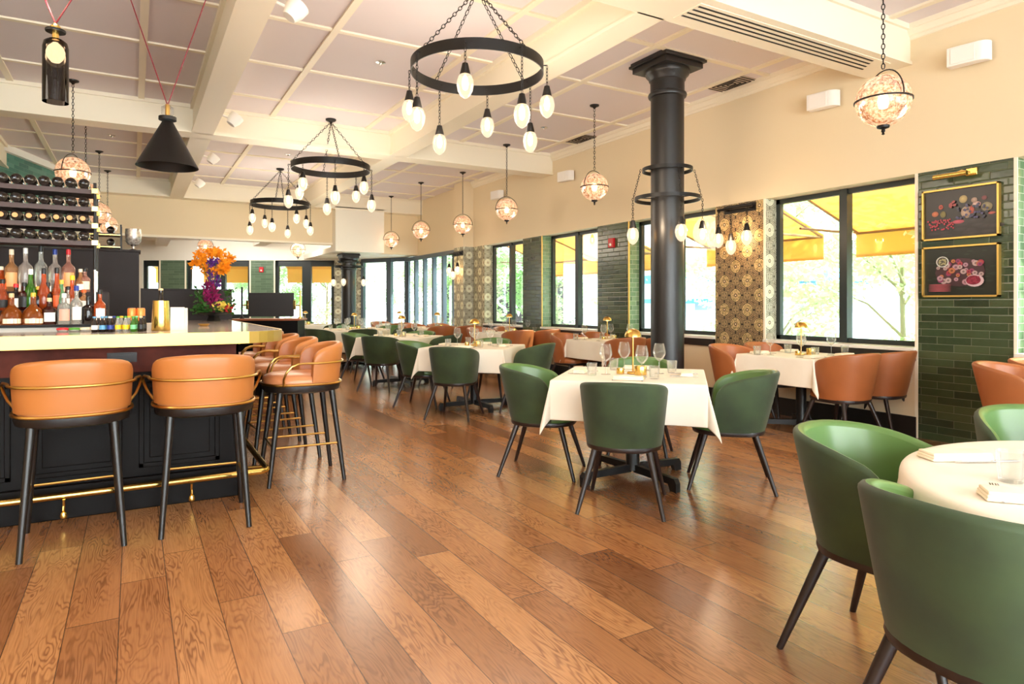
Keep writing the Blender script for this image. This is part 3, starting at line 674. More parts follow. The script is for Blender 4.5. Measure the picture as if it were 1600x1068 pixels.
# sconces with three hanging bulbs
def sconce():
    t = thing('bulb_sconce', '', 'wall light', group='black sconces on the papered piers')
    MB().box(-.02, 0, -.24, .24, -.05, .05).build('wall_plate', 'black_metal', t); MB().tube([(-.1, -.27, 0), (-.1, .27, 0)], .016, 8).build('bar', 'black_metal', t)
    MB().box(-.1, -.02, -.2, -.15, -.02, .02).box(-.1, -.02, .15, .2, -.02, .02).build('bracket', 'black_metal', t)
    for y, dr in ((.24, .33), (.04, .43), (-.2, .33)): bulb_parts(t, (-.12, y, -.01), 0, dr)
    return t
scn = Maker(sconce); scn((XW, 5.64, 2.47), 0, 'black sconce with three hanging bulbs on the brown patterned pier'); scn((6.28, 13.26, 2.40), 0, 'black sconce with three hanging bulbs on the far corner pilaster')
light('sconce_light', 'POINT', (6.32, 5.62, 2.1), 7, (1, .7, .42), radius=.06); light('sconce_light', 'POINT', (6.0, 13.26, 2.05), 4, (1, .7, .42), radius=.06)

# ------------------------------------------------------------------ dining chairs
def tub_shell(outer, zb, zt, ab, at, bb, bt, phm, th, drop=.05, pw=5, lean=.03, n=40, m_=5):
    """outer and inner skins of a wrap-around back; a/b are half width and depth at bottom and top"""
    vs = []; rows = []
    for i in range(n+1):
        q = -1+2*i/n; q = math.copysign(1-(1-abs(q))**1.9, q); ph = q*phm
        g = (1-abs(q)**pw)**(1/pw) if abs(q) < 1 else 0
        top = (zt-drop*abs(q)**1.5); H = (top-zb)*g
        def pt(h, inset):
            f = h/(zt-zb); f_ = min(1, f); a = ab+(at-ab)*f_**.85-inset; b = bb+(bt-bb)*f_**.85-inset
            sx = math.copysign(abs(math.sin(ph))**.82, math.sin(ph)); cx = math.copysign(abs(math.cos(ph))**.82, math.cos(ph))
            return (a*sx, -b*cx-lean*f_*max(0, math.cos(ph)), zb+h)
        r = th/2; hh = max(H-r, 0); k = min(1, H/(r*1.2)+.02); row = []
        if outer:
            for j in range(m_+1): row.append(pt(hh*j/m_, 0))
            for j in range(1, 4): a = math.pi/2*j/3; row.append(pt(hh+r*k*math.sin(a), r*(1-math.cos(a))))
        else:
            for j in range(0, 4): a = math.pi/2*(3-j)/3; row.append(pt(hh+r*k*math.sin(a), 2*r-r*(1-math.cos(a))))
            for j in range(m_, -1, -1):
                p = pt(hh*j/m_, 2*r); row.append(p)
        rows.append(row)
    w = len(rows[0])
    for r_ in rows: vs += r_
    fs = [(i*w+j, (i+1)*w+j, (i+1)*w+j+1, i*w+j+1) for i in range(n) for j in range(w-1)]
    return MB().add(vs, fs)
def d_outline(k, n, a, b, yoff=0):
    t = 2*math.pi*k/n; c, s_ = math.cos(t), math.sin(t); e = .78
    return (a*math.copysign(abs(c)**e, c), b*math.copysign(abs(s_)**e, s_)+yoff)
def cushion(rings, n, a, b, yoff):
    vs = []; fs = []
    for f, z in rings:
        for k in range(n): x, y = d_outline(k, n, a*f, b*f, yoff); vs.append((x, y, z))
    for i in range(len(rings)-1):
        for k in range(n): k2 = (k+1) % n; fs.append((i*n+k, i*n+k2, (i+1)*n+k2, (i+1)*n+k))
    fs.append(tuple(range(n-1, -1, -1))); fs.append(tuple((len(rings)-1)*n+k for k in range(n)))
    return MB().add(vs, fs)
def dining_chair(mo, mi, ms, kind='green'):
    t = thing('dining_chair', '', 'chair'); zt = .82 if kind == 'green' else .845
    tub_shell(True, .405, zt, .238, .285, .242, .275, R(112), .042, lean=.07).build('back_shell', mo, t, angle=60)
    tub_shell(False, .405, zt, .238, .285, .242, .275, R(112), .042, lean=.07).build('inner_back', mi, t, angle=60)
    cushion([(.97, .405), (1.0, .42), (1.0, .445), (.97, .462), (.88, .476), (.6, .485), (.3, .488)], 36, .226, .243, .012).build('seat', ms, t, angle=60)
    cushion([(.9, .372), (1.0, .38), (1.02, .395), (1.01, .408)], 36, .234, .245, .006).build('seat_frame', 'leg_dark', t)
    for sx, sy, fx, fy in ((-1, -1, .26, .29), (1, -1, .26, .29), (-1, 1, .245, .28), (1, 1, .245, .28)):
        MB().tube([(sx*.165, sy*.165, .385), (sx*fx, sy*fy, 0)], .021, 14, r2=.0125).build('leg', 'leg_dark', t)
    return t
green = Maker(lambda: dining_chair('green_velvet', 'green_leather', 'green_leather'))
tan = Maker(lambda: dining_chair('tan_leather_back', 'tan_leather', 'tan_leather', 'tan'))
def face(dx, dy): return math.atan2(-dx, dy)      # heading whose +Y points along (dx, dy)

# ------------------------------------------------------------------ tables and cloths
def cloth_rect(hx, hy, ov, seed, zt=.762, n=9):
    rnd = random.Random(seed); ks = [-1-q/6 for q in range(6, 0, -1)]+[-1+2*q/n for q in range(n+1)]+[1+q/6 for q in range(1, 7)]
    ks = []
    os_ = (.035, .16, .3, .45, .6, .73, .87, 1.0)
    vals = [('o', -j) for j in os_[::-1]]+[('i', v) for v in [-1, -.97]+[-.97+1.94*j/n for j in range(1, n)]+[.97, 1]]+[('o', j) for j in os_]
    def split(v, h):
        if v[0] == 'i': return v[1]*h, 0.0
        return math.copysign(h, v[1]), v[1]*ov
    ph = [rnd.uniform(0, 6.28) for _ in range(8)]; kk = rnd.choice((.9, 1.0, 1.1))
    vs = []; N = len(vals)
    for a in vals:
        x0, p = split(a, hx)
        for b in vals:
            y0, q = split(b, hy); r = math.hypot(p, q)
            if r == 0: vs.append((x0, y0, zt)); continue
            if p and q:
                al = math.atan2(abs(q), abs(p)); m = math.sin(2*al)
                out = .045+.24*m**1.5; dr = math.sqrt(max(0, 1-out*out))
                if m > .01: skew = .28*math.sin(ph[0]+(1 if p > 0 else 0)*2.1+(1 if q > 0 else 0)*3.3)*m
                else: skew = 0
                dx, dy = math.cos(al+skew), math.sin(al+skew)
                x = x0+math.copysign(dx*r*out, p); y = y0+math.copysign(dy*r*out, q); z = zt-.004-r*dr
            else:
                fr = r/ov; al = (y0/hy if p else x0/hx)
                wv = .017*math.sin(al*5*kk+ph[1 if p else 2]+(2 if (p or q) > 0 else 0))+.006*math.sin(al*11+ph[3])
                edge = abs(al)**6*.022
                o = (.045*r/ov*.28*1.0+(wv*.8+.006)*fr+0*edge)
                x = x0+math.copysign(o, p) if p else x0; y = y0+math.copysign(o, q) if q else y0
                z = zt-.004-r*.993
            vs.append((x, y, z))
    fs = [(i*N+j, (i+1)*N+j, (i+1)*N+j+1, i*N+j+1) for i in range(N-1) for j in range(N-1)]
    mb = MB(); mb.add(vs, fs); return mb
def cloth_round(r, ov, seed, zt=.762, folds=11):
    rnd = random.Random(seed); n = 96; rings = [(0, 0), (.5, 0), (.9, 0), (.985, 0), (1, .006)]; vs = []; fs = []
    ph = rnd.uniform(0, 6); hs = [.01, .05, .12, .2, .28, .36, .44, ov]
    prof = [(r*f, zt-d) for f, d in rings]
    for rr, z in prof:
        for k in range(n): a = 2*math.pi*k/n; vs.append((rr*math.cos(a), rr*math.sin(a), z))
    for h in hs:
        if h > ov: continue
        for k in range(n):
            a = 2*math.pi*k/n; f = h/ov
            w = (.5+.5*math.sin(a*folds+ph+.7*math.sin(3*a)))**1.4; o = .006+f*(.075*w)+.01*f
            vs.append(((r+o)*math.cos(a), (r+o)*math.sin(a), zt-.008-h*(.985)))
    m = len(vs)//n
    for i in range(m-1):
        for k in range(n): k2 = (k+1) % n; fs.append((i*n+k, (i+1)*n+k, (i+1)*n+k2, i*n+k2))
    return MB().add(vs, fs)
def cloth_obj(mb, loc, rz, label, mat='linen', group='white tablecloths'):
    o = mb.build('tablecloth', mat, None, angle=180); o.location = loc; o.rotation_euler = (0, 0, rz)
    sd = o.modifiers.new('solid', 'SOLIDIFY'); sd.thickness = .003; sd.offset = 1
    sb = o.modifiers.new('sub', 'SUBSURF'); sb.levels = 1; sb.render_levels = 1
    return tag(o, label, 'tablecloth', group)
def table_obj(loc, rz, hx, hy, label, round_r=None):
    t = thing('dining_table', label, 'table', loc, rz, 'dining tables')
    if round_r: MB().lathe([(round_r-.03, .722), (round_r-.022, .726), (round_r-.022, .744), (round_r-.03, .748)], 64).build('tabletop', 'black_wood', t)
    else: MB().box(-hx+.02, hx-.02, -hy+.02, hy-.02, .722, .750).build('tabletop', 'black_wood', t, bevel=.004)
    MB().lathe([(.055, .06), (.05, .1), (.05, .70), (.09, .725)], 20).build('column', 'black_metal', t)
    for k in range(4):
        a = R(45+90*k); M = Matrix.Rotation(a, 4, 'Z'); m_ = MB()
        vs = [(.03, -.02, .045), (.39, -.02, .045), (.41, -.02, .0), (.47, -.02, .0), (.47, -.02, .06), (.45, -.02, .09), (.03, -.02, .1)]
        vs = [(x*1.0, y, z) for x, y, z in vs]; n = len(vs); w = [(x, -y, z) for x, y, z in vs]
        m_.add(vs+w, [tuple(range(n)), tuple(range(2*n-1, n-1, -1))]+[(i, n+i, n+(i+1) % n, (i+1) % n) for i in range(n)], M)
        m_.build('foot', 'black_metal', t, smooth=False)
    return t

# ------------------------------------------------------------------ tableware
def wine_glass():
    t = thing('wine_glass', '', 'wine glass')
    MB().lathe([(.036, 0), (.036, .002), (.012, .005), (.0042, .012), (.0038, .085), (.006, .095)], 20, cap1=False).build('stem', 'clear_glass', t)
    MB().lathe([(0, .093), (.012, .096), (.032, .115), (.046, .145), (.047, .16), (.042, .19), (.034, .222), (.0345, .2235), (.033, .2235)], 26, cap0=False, cap1=False).build('bowl', 'clear_glass', t)
    return t
def tumbler():
    t = MB().lathe([(0, .0), (.03, 0), (.032, .003), (.039, .09), (.0375, .0905), (.0305, .012), (0, .010)], 22, cap0=False, cap1=False).build('water_tumbler', 'clear_glass')
    return tag(t, '', 'tumbler')
def table_lamp():
    t = thing('table_lamp', '', 'lamp')
    MB().lathe([(.045, 0), (.046, .004), (.042, .014), (.008, .018)], 24).build('base', 'brass', t)
    MB().lathe([(.0065, .015), (.0065, .285)], 12).build('pole', 'brass', t)
    MB().lathe([(.062, .275), (.061, .29), (.052, .312), (.034, .328), (.012, .335), (0, .336)], 28, cap0=False).build('lamp_shade', 'brass', t)
    MB().lathe([(0, .272), (.045, .274), (.045, .28), (0, .281)], 20, cap0=False).build('diffuser', 'lamp_glow', t)
    return t
def napkin():
    vs = []; n = 12; mb = MB()
    for k, (w, l, z0, z1) in enumerate(((.045, .105, 0, .009), (.044, .103, .008, .017), (.041, .1, .016, .026))):
        mb.lathe([(1, z0), (1.02, z0+.003), (1.0, z1-.002), (.8, z1), (.4, z1+.001)], 4*n, sx=w, sy=l, c=(0, 0, 0)) if False else mb.box(-w, w, -l, l, z0, z1)
    o = mb.build('folded_napkin', 'napkin', None, bevel=.0045, bseg=3); return tag(o, '', 'napkin')
def knife():
    t = thing('table_knife', '', 'knife'); MB().box(-.005, .005, -.10, -.01, .001, .007).build('handle', 'steel', t, bevel=.002); MB().prism([(-.004, -.01), (.006, -.01), (.009, .06), (.004, .11), (-.002, .115)], .002, .0045).build('blade', 'steel', t); return t
def fork():
    t = thing('table_fork', '', 'fork'); MB().box(-.004, .004, -.10, .03, .001, .005).build('handle', 'steel', t, bevel=.0015)
    m_ = MB().box(-.011, .011, .03, .055, .002, .006)
    for x in (-.0095, -.0035, .0035, .0095): m_.box(x-.0018, x+.0018, .055, .1, .003, .006)
    m_.build('tines', 'steel', t); return t
def pot(r, h, nm):
    def f():
        t = thing(nm, '', 'pot'); MB().lathe([(r*.98, 0), (r, .003), (r, h-.004), (r*.97, h), (r*.75, h), (r*.74, h*.5), (0, h*.48)], 28).build('body', 'brass_bright', t)
        MB().lathe([(r*.7, h*.5), (r*.5, h*.9), (0, h*.92)], 16).build('candle', 'white_plastic', t); return t
    return f
WG, TB, LP, NK, KN, FK = Maker(wine_glass), Maker(tumbler), Maker(table_lamp), Maker(napkin), Maker(knife), Maker(fork)
PT, PS = Maker(pot(.045, .065, 'candle_holder')), Maker(pot(.028, .042, 'salt_pot'))
ZT = .767
def put(mk, c, rz, x, y, rot, label, group, z=ZT):
    ca, sa = math.cos(rz), math.sin(rz); return mk((c[0]+x*ca-y*sa, c[1]+x*sa+y*ca, z), rz+rot, label, group)
def lay(c, rz, sides, tn, he, glasses='all', near=True, lamp=True, cutlery=True):
    """sides: {name: (x, y, rotation)}: place positions at the table edge in the table's frame; rotation turns +Y to the table centre"""
    for nm, (x, y, ro) in sides.items():
        ca, sa = math.cos(ro), math.sin(ro)
        def off(dx, dy): return x+dx*ca-dy*sa, y+dx*sa+dy*ca
        g = lambda k: '%s at %s' % (k, tn)
        px, py = off(0, .13); put(NK, c, rz, px, py, ro+R(90)*(1 if near else 0), 'folded cream napkin at the %s place of %s' % (nm, tn), g('napkins'))
        if cutlery:
            px, py = off(.10, .15); put(KN, c, rz, px, py, ro, 'steel knife at the %s place of %s' % (nm, tn), g('knives'))
            px, py = off(-.10, .15); put(FK, c, rz, px, py, ro, 'steel fork at the %s place of %s' % (nm, tn), g('forks'))
        px, py = off(.17, .24); put(TB, c, rz, px, py, 0, 'clear water tumbler at the %s place of %s' % (nm, tn), g('tumblers'))
        px, py = off(.08, .33); put(WG, c, rz, px, py, 0, 'stemmed wine glass at the %s place of %s' % (nm, tn), g('wine glasses'))
    if lamp:
        put(LP, c, rz, he[0], he[1], 0, 'small brass mushroom lamp on %s' % tn, 'brass table lamps')
        put(PT, c, rz, he[0]+.06, he[1]-.07, 0, 'round brass candle holder on %s' % tn, 'brass candle holders')
        put(PS, c, rz, he[0]-.09, he[1]-.03, 0, 'little brass salt pot on %s' % tn, 'brass salt pots')
H = .52
SQ = {'near': (0, -H, 0), 'left': (-H, 0, R(-90)), 'right': (H, 0, R(90)), 'far': (0, H, R(180))}
RZ = R(-45)                    # the square tables stand cornerwise to the room: local -Y faces the camera
def square_table(c, tn, names, seed, off=.68, adj=None):
    adj = adj or {}
    table_obj((c[0], c[1], 0), RZ, H, H, 'square dining table under the white cloth, ' + names[0])
    cloth_obj(cloth_rect(H, H, .27, seed), (c[0], c[1], 0), RZ, 'square white tablecloth hanging in points, ' + names[0])
    lay(c, RZ, SQ, tn, (0, .02))
    for nm, (dx, dy) in (('near', (0, -1)), ('left', (-1, 0)), ('right', (1, 0)), ('far', (0, 1))):
        ax, ay, ar = adj.get(nm, (0, 0, 0)); ca, sa = math.cos(RZ), math.sin(RZ)
        x, y = dx*off+ax, dy*off+ay; X, Y = c[0]+x*ca-y*sa, c[1]+x*sa+y*ca; fx, fy = -(dx*ca-dy*sa), -(dx*sa+dy*ca)
        green((X, Y, 0), face(fx, fy)+R(ar), 'green velvet tub dining chair, %s side of %s' % (nm, tn), 'green dining chairs')
square_table((3.22, 3.78), 'the first square table', ['first in the diagonal row, before the black column'], 3)
square_table((3.66, 7.28), 'the second square table', ['second in the diagonal row'], 4)
square_table((3.72, 10.0), 'the third square table', ['third in the diagonal row, farthest from the camera'], 5)
def round_table(c, r, tn, desc, seed, angs, chair_r, group_rot=0, glasses=True, ov=.30, mat='linen', lampoff=(0, 0)):
    table_obj((c[0], c[1], 0), 0, r, r, 'round dining table under its cloth, ' + desc, r)
    cloth_obj(cloth_round(r, ov, seed), (c[0], c[1], 0), 0, 'round white tablecloth falling in folds, ' + desc, mat)
    sides = {}
    for nm, a in angs: aa = R(a); sides[nm] = (math.cos(aa)*r*.94, math.sin(aa)*r*.94, aa+R(90))
    lay(c, 0, sides, tn, lampoff)
    for nm, a in angs:
        aa = R(a); green((c[0]+math.cos(aa)*chair_r, c[1]+math.sin(aa)*chair_r, 0), face(-math.cos(aa), -math.sin(aa)), 'green velvet tub dining chair, %s side of %s' % (nm, tn), 'green dining chairs')
# big round table at the right edge of the photograph
RC = (2.57, .57); RR_ = .76
table_obj((RC[0], RC[1], 0), 0, RR_, RR_, 'round dining table under the white cloth, nearest the camera', RR_)
cloth_obj(cloth_round(RR_, .30, 9, folds=10), (RC[0], RC[1], 0), 0, 'round white tablecloth falling in folds, nearest the camera')
rt = 'the nearest round table'
for nm, x, y, fx, fy in (('left', 2.38, 1.36, .08, -1), ('near', 1.95, .85, 1, -.10), ('far', 3.38, 1.24, -.72, -.70)):
    green((x, y, 0), face(fx, fy), 'green velvet tub dining chair, %s side of %s' % (nm, rt), 'green dining chairs')
def on(mk, u, v, rot, label, group, z=ZT):
    x, y = proj(u, v, z); return mk((x, y, z), rot, label, group)
on(NK, 1492, 716, R(62), 'folded cream napkin nearest the rim on the left side of '+rt, 'napkins on the near round table')
on(NK, 1606, 782, R(40), 'folded cream napkin at the front of '+rt, 'napkins on the near round table')
on(FK, 1560, 771, R(-60), 'steel fork beside the front napkin of '+rt, 'cutlery on the near round table'); on(KN, 1545, 722, R(62), 'steel knife beside the left napkin of '+rt, 'cutlery on the near round table')
on(TB, 1580, 752, 0, 'clear water tumbler between the two napkins of '+rt, 'tumblers on the near round table')
on(WG, 1640, 740, 0, 'stemmed wine glass on '+rt, 'glasses on the near round table')
# far round tables
round_table((3.92, 13.25), .72, 'the round table past the square ones', 'past the square tables', 12, (('near', 262), ('near left', 216), ('left', 150), ('far', 80), ('right', 30), ('near right', 318)), 1.0, ov=.42)
round_table((3.75, 16.9), .72, 'the round table nearest the far wall', 'nearest the far wall', 14, (('near', 235), ('near right', 300), ('left', 170), ('far', 80)), .98, ov=.4)

# window tables with tan chairs
def win_table(y0, tn, seed, x0=5.50, x1=6.38, depth=.9, names=None, chairs=(True, True, True, True), dx=0):
    cx, cy_ = (x0+x1)/2, y0+depth/2; hx, hy = (x1-x0)/2, depth/2
    table_obj((cx, cy_, 0), 0, hx, hy, 'rectangular table under the white cloth, ' + names); cloth_obj(cloth_rect(hx, hy, .265, seed), (cx, cy_, 0), 0, 'white tablecloth on the window-side table, ' + names)
    sides = {'near aisle': (-.24, -hy, 0), 'near window': (.24, -hy, 0), 'far aisle': (-.24, hy, R(180)), 'far window': (.24, hy, R(180))}
    lay((cx, cy_), 0, sides, tn, (0, .0))
    for k, (nm, x, y, f) in enumerate((('near aisle', cx-.16, y0-.09, (0, 1)), ('near window', cx+.42, y0-.09, (0, 1)), ('far aisle', cx-.24, y0+depth+.12, (0, -1)), ('far window', cx+.32, y0+depth+.12, (0, -1)))):
        if chairs[k]: tan((x+dx, y, 0), face(*f)+R((-6, 4, 5, -4)[k]), 'tan leather tub chair, %s seat of %s' % (nm, tn), 'tan leather chairs')
win_table(3.90, 'the first window table', 21, names='beside the framed pictures')
win_table(7.12, 'the second window table', 22, x0=5.56, names='second from the framed pictures, behind the column')
win_table(9.95, 'the third window table', 23, x0=5.52, names='third from the framed pictures')
win_table(12.55, 'the fourth window table', 24, x0=5.20, x1=6.1, names='fourth from the framed pictures, by the papered pilaster')
win_table(15.0, 'the fifth window table', 25, x0=5.25, x1=6.15, names='fifth, in front of the tall grey glazing', chairs=(True, False, True, False))
win_table(1.22, 'the window table at the right edge', 26, x0=5.55, x1=6.38, depth=.95, names='at the right edge, nearest the camera')

# ------------------------------------------------------------------ bar counter
bar = thing('bar_counter', 'dark panelled bar with a brass-edged stone top and brass foot rail', 'bar', (0, 0, 0))
def arc(cx, cy_, r, a0, a1, n): return [(cx+r*math.cos(R(a0+(a1-a0)*k/n)), cy_+r*math.sin(R(a0+(a1-a0)*k/n))) for k in range(n+1)]
outer = [(-3.6, 4.50), (.45, 4.58)]+arc(.52, 4.98, .40, -80, 0, 8)[1:]+[(.94, 8.1)]
inner = [(.30, 8.1), (.30, 5.28), (-3.6, 5.28)]
MB().prism(outer+inner, 1.035, 1.105).build('countertop', 'counter_stone', bar, smooth=False)
vs = []; fs = []
off = []
for i, p in enumerate(outer):
    a = Vector(outer[max(i-1, 0)]); b = Vector(outer[min(i+1, len(outer)-1)]); d = (b-a).normalized(); off.append((p[0]+d.y*.012, p[1]-d.x*.012))
st = MB()
for i in range(len(outer)-1):
    st.prism([outer[i], off[i], off[i+1], outer[i+1]][::-1], 1.03, 1.1065)
st.build('brass_edge', 'brass_sheet', bar, smooth=False)
sc_ = MB()
for x in (-.55, -.25, .05, .2, .38): sc_.lathe([(.0, .0), (.006, .0), (.005, .003), (0, .004)], 8, M=Matrix.Translation((x, 4.576, 1.06)) @ Matrix.Rotation(R(90), 4, 'X'))
sc_.build('edge_screw', 'brass', bar)
MB().box(-3.6, .60, 4.78, 4.9, 0, 1.03).box(.5, .60, 4.8, 8.1, 0, 1.03).build('bar_front', 'bar_wood', bar, smooth=False)
MB().box(-3.6, .615, 4.755, 4.78, .86, 1.03).box(.60, .615, 4.755, 8.1, .86, 1.03).build('stone_fascia', 'bar_fascia', bar, smooth=False)
MB().box(-3.6, .63, 4.74, 4.78, 0, .20).box(.6, .63, 4.74, 8.1, 0, .20).build('plinth', 'bar_wood', bar, bevel=.006)
def panel_x(x0, x1, z0, z1):
    m_ = MB(); y = 4.78; w = .03
    m_.box(x0, x1, y-.012, y, z0, z0+w).box(x0, x1, y-.012, y, z1-w, z1).box(x0, x0+w, y-.012, y, z0, z1).box(x1-w, x1, y-.012, y, z0, z1)
    m_.box(x0+.06, x1-.06, y-.008, y, z0+.06, z1-.06); return m_
for k in range(7):
    x1 = .5-.56*k; panel_x(x1-.47, x1, .25, .82).build('raised_panel', 'bar_wood', bar, bevel=.004)
for k in range(6):
    m_ = MB(); y0 = 5.0+.52*k; x = .6; m_.box(x, x+.012, y0, y0+.43, .25, .28).box(x, x+.012, y0, y0+.43, .79, .82).box(x, x+.012, y0, y0+.03, .25, .82).box(x, x+.012, y0+.4, y0+.43, .25, .82)
    m_.build('raised_panel', 'bar_wood', bar, bevel=.004)
rl = MB().tube([(-3.6, 4.60, .165), (.74, 4.66, .165), (.775, 4.68, .165), (.79, 4.72, .165), (.80, 8.1, .165)], .021, 14); rl.build('foot_rail', 'brass_bright', bar)
for x in (-1.9, -1.15, -.35, .32):
    MB().tube([(x, 4.61, .15), (x, 4.62, .11), (x, 4.60, .085)], .008, 8).lathe([(0, -.024), (.016, -.018), (.02, 0), (.014, .016), (0, .02)], 12, (x, 4.60, .065)).build('rail_bracket', 'brass_bright', bar)
for y in (4.78, 6.2, 7.4): MB().tube([(.80, y, .16), (.63, y, .12)], .009, 8).tube([(.80, y+.02, .16), (.63, y+.1, .15)], .009, 8).build('rail_bracket', 'brass_bright', bar)
MB().box(-.14, .02, 4.742, 4.755, .925, .985).box(-.12, 0, 4.735, 4.742, .94, .97).build('outlet_box', 'black_metal', bar, smooth=False)
# inner ledge with perforated lip (under the bottles)
dsp = thing('bottle_display', 'stepped marble bottle shelf with a perforated black lip behind the bar', 'shelf', (0, 0, 0))
for nm, y0, y1, z in (('lower_step', 5.58, 5.84, 1.14), ('middle_step', 5.84, 6.04, 1.24), ('upper_step', 6.04, 6.32, 1.38)):
    MB().box(-3.4, .18 if nm == 'lower_step' else -.17, y0, y1, 0, z).build(nm, 'marble_shelf' if nm == 'lower_step' else 'partition_wood', dsp, smooth=False)
MB().box(-3.4, -.2, 5.55, 5.58, 1.125, 1.143).build('lip', 'dark_slot', dsp, smooth=False)
# partition cabinets behind
t = thing('tall_cabinet', 'tall dark wooden cabinet behind the bottle shelf', 'cabinet', (0, 8.2, 0)); MB().box(-3.6, .055, 0, .4, 0, 1.85).build('body', 'partition_wood', t, bevel=.004); MB().box(-3.6, .07, -.015, .41, 1.85, 1.87).build('top', 'partition_wood', t); MB().box(-.72, -.50, -.012, 0, 1.18, 1.60).build('switch_panel', 'partition_wood', t, bevel=.002)
t = thing('low_partition', 'low dark wooden partition behind the flower arrangement', 'partition', (0, 8.2, 0)); MB().box(.07, .99, 0, .12, 0, 1.44).build('panel', 'partition_wood', t, bevel=.003); MB().box(.07, 1.0, -.01, .13, 1.44, 1.455).build('cap', 'partition_wood', t)

# ------------------------------------------------------------------ bar stools
def bar_stool():
    t = thing('bar_stool', '', 'bar stool')
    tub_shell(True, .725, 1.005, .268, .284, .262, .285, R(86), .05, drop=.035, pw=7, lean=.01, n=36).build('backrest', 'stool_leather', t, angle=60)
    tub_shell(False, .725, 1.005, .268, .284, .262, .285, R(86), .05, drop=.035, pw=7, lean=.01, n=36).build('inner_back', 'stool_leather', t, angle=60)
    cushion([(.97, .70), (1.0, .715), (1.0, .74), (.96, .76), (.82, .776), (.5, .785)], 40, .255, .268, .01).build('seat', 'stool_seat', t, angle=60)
    pts = [d_outline(k, 48, .274, .28, .005)+(.712,) for k in range(48)]; MB().tube(pts, .009, 8, closed=True).build('brass_rim', 'brass', t)
    cushion([(.8, .645), (.97, .66), (1.0, .69), (1.0, .708)], 40, .27, .276, .005).build('seat_frame', 'stool_leg', t)
    arm = []
    for k in range(25):
        ph = R(-90+180*k/24); sx = math.copysign(abs(math.sin(ph))**.82, math.sin(ph)); cx = abs(math.cos(ph))**.82; arm.append((.291*sx, -.285*cx-.004, .865))
    side_ = [(.303, .03, .867), (.318, .08, .866), (.328, .125, .85), (.322, .16, .81), (.304, .175, .76), (.272, .17, .715)]
    path = [(-x, y, z) for x, y, z in side_[::-1]]+arm+side_; MB().tube(path, .008, 8).build('brass_armrest', 'brass', t)
    F = {}
    for sx, sy in ((-1, -1), (1, -1), (-1, 1), (1, 1)):
        a = Vector((sx*.18, sy*.18, .67)); b = Vector((sx*.225, sy*.262, 0)); F[(sx, sy)] = (a, b)
        MB().tube([a, b], .022, 14, r2=.0145).build('leg', 'stool_leg', t)
    def at(k, z): a, b = F[k]; return a+(b-a)*((.67-z)/.67)
    for k1, k2, z in (((-1, 1), (1, 1), .27), ((-1, -1), (-1, 1), .27), ((1, -1), (1, 1), .27)):
        MB().tube([at(k1, z), at(k2, z)], .008, 8).build('footrest_bar', 'brass', t)
    return t
stool = Maker(bar_stool)
for x, y, rz, lb in ((-.28, 4.31, R(3), 'tan leather bar stool on the front side of the bar, first from the left edge'), (.37, 4.32, R(-3), 'tan leather bar stool on the front side of the bar, next to the corner'),
                     (1.09, 5.03, R(88), 'tan leather bar stool nearest the camera in the side row of the bar'), (1.09, 5.80, R(92), 'tan leather bar stool second in the side row'),
                     (1.09, 6.54, R(90), 'tan leather bar stool third in the side row'), (1.09, 7.28, R(90), 'tan leather bar stool fourth and last in the side row')):
    stool((x, y, 0), rz, lb, 'tan bar stools with brass arms')

# ------------------------------------------------------------------ wine rack
rk = thing('wine_rack', 'dark four-shelf wine rack on black posts with brass clamps above the bar', 'wine rack', (0, 0, 0))
RZS = (2.166, 2.030, 1.900, 1.770)
for z in RZS: MB().box(-3.2, -.255, 5.98, 6.26, z-.035, z).build('shelf', 'shelf_wood', rk, smooth=False)
for x, y in ((-.255, 5.97), (-.255, 6.27), (-3.0, 5.97), (-3.0, 6.27)):
    MB().lathe([(.011, 1.55), (.011, 2.215)], 12, (x, y, 0)).build('upper_post', 'black_metal', rk); p = MB().lathe([(.009, 1.38 if y > 6 else 1.24), (.009, 1.56)], 12, (x, y, 0)).build('lower_post', 'steel', rk)
    for z in RZS: MB().box(x-.022, x+.022, y-.018, y+.018, z-.034, z+.006).build('clamp', 'brass_bright', rk, bevel=.002)
def wine_bottle():
    t = thing('wine_bottle', '', 'wine bottle'); M = Matrix.Rotation(R(-90), 4, 'X')
    MB().lathe([(0, .012), (.02, .008), (.032, 0), (.0365, .004), (.0375, .012), (.0375, .19), (.034, .215), (.0155, .245), (.0145, .30)], 22, M=M, cap0=False).build('body', 'wine_dark', t); return t
def wine_bottle_tan():
    t = thing('wine_bottle', '', 'wine bottle'); M = Matrix.Rotation(R(-90), 4, 'X')
    MB().lathe([(0, .012), (.02, .008), (.032, 0), (.0365, .004), (.0375, .012), (.0375, .19), (.034, .215), (.0155, .245), (.0145, .30)], 22, M=M, cap0=False).build('body', 'wine_dark', t)
    MB().lathe([(.0, -.002), (.018, -.002), (.018, .01)], 16, (-.008, 0, .006), M=M).build('base_seal', 'capsule_tan', t); return t
WB, WT = Maker(wine_bottle), Maker(wine_bottle_tan)
ords = ['first', 'second', 'third', 'fourth', 'fifth', 'sixth', 'seventh', 'eighth']
for i, z in enumerate(RZS):
    for k in range(7):
        (WT if i == 2 else WB)((-.325-.083*k, 5.95, z+.0375), 0, 'dark wine bottle on the %s shelf of the tall rack, %s from its post' % (['top', 'second', 'third', 'bottom'][i], ords[k]), 'wine bottles lying on the rack')
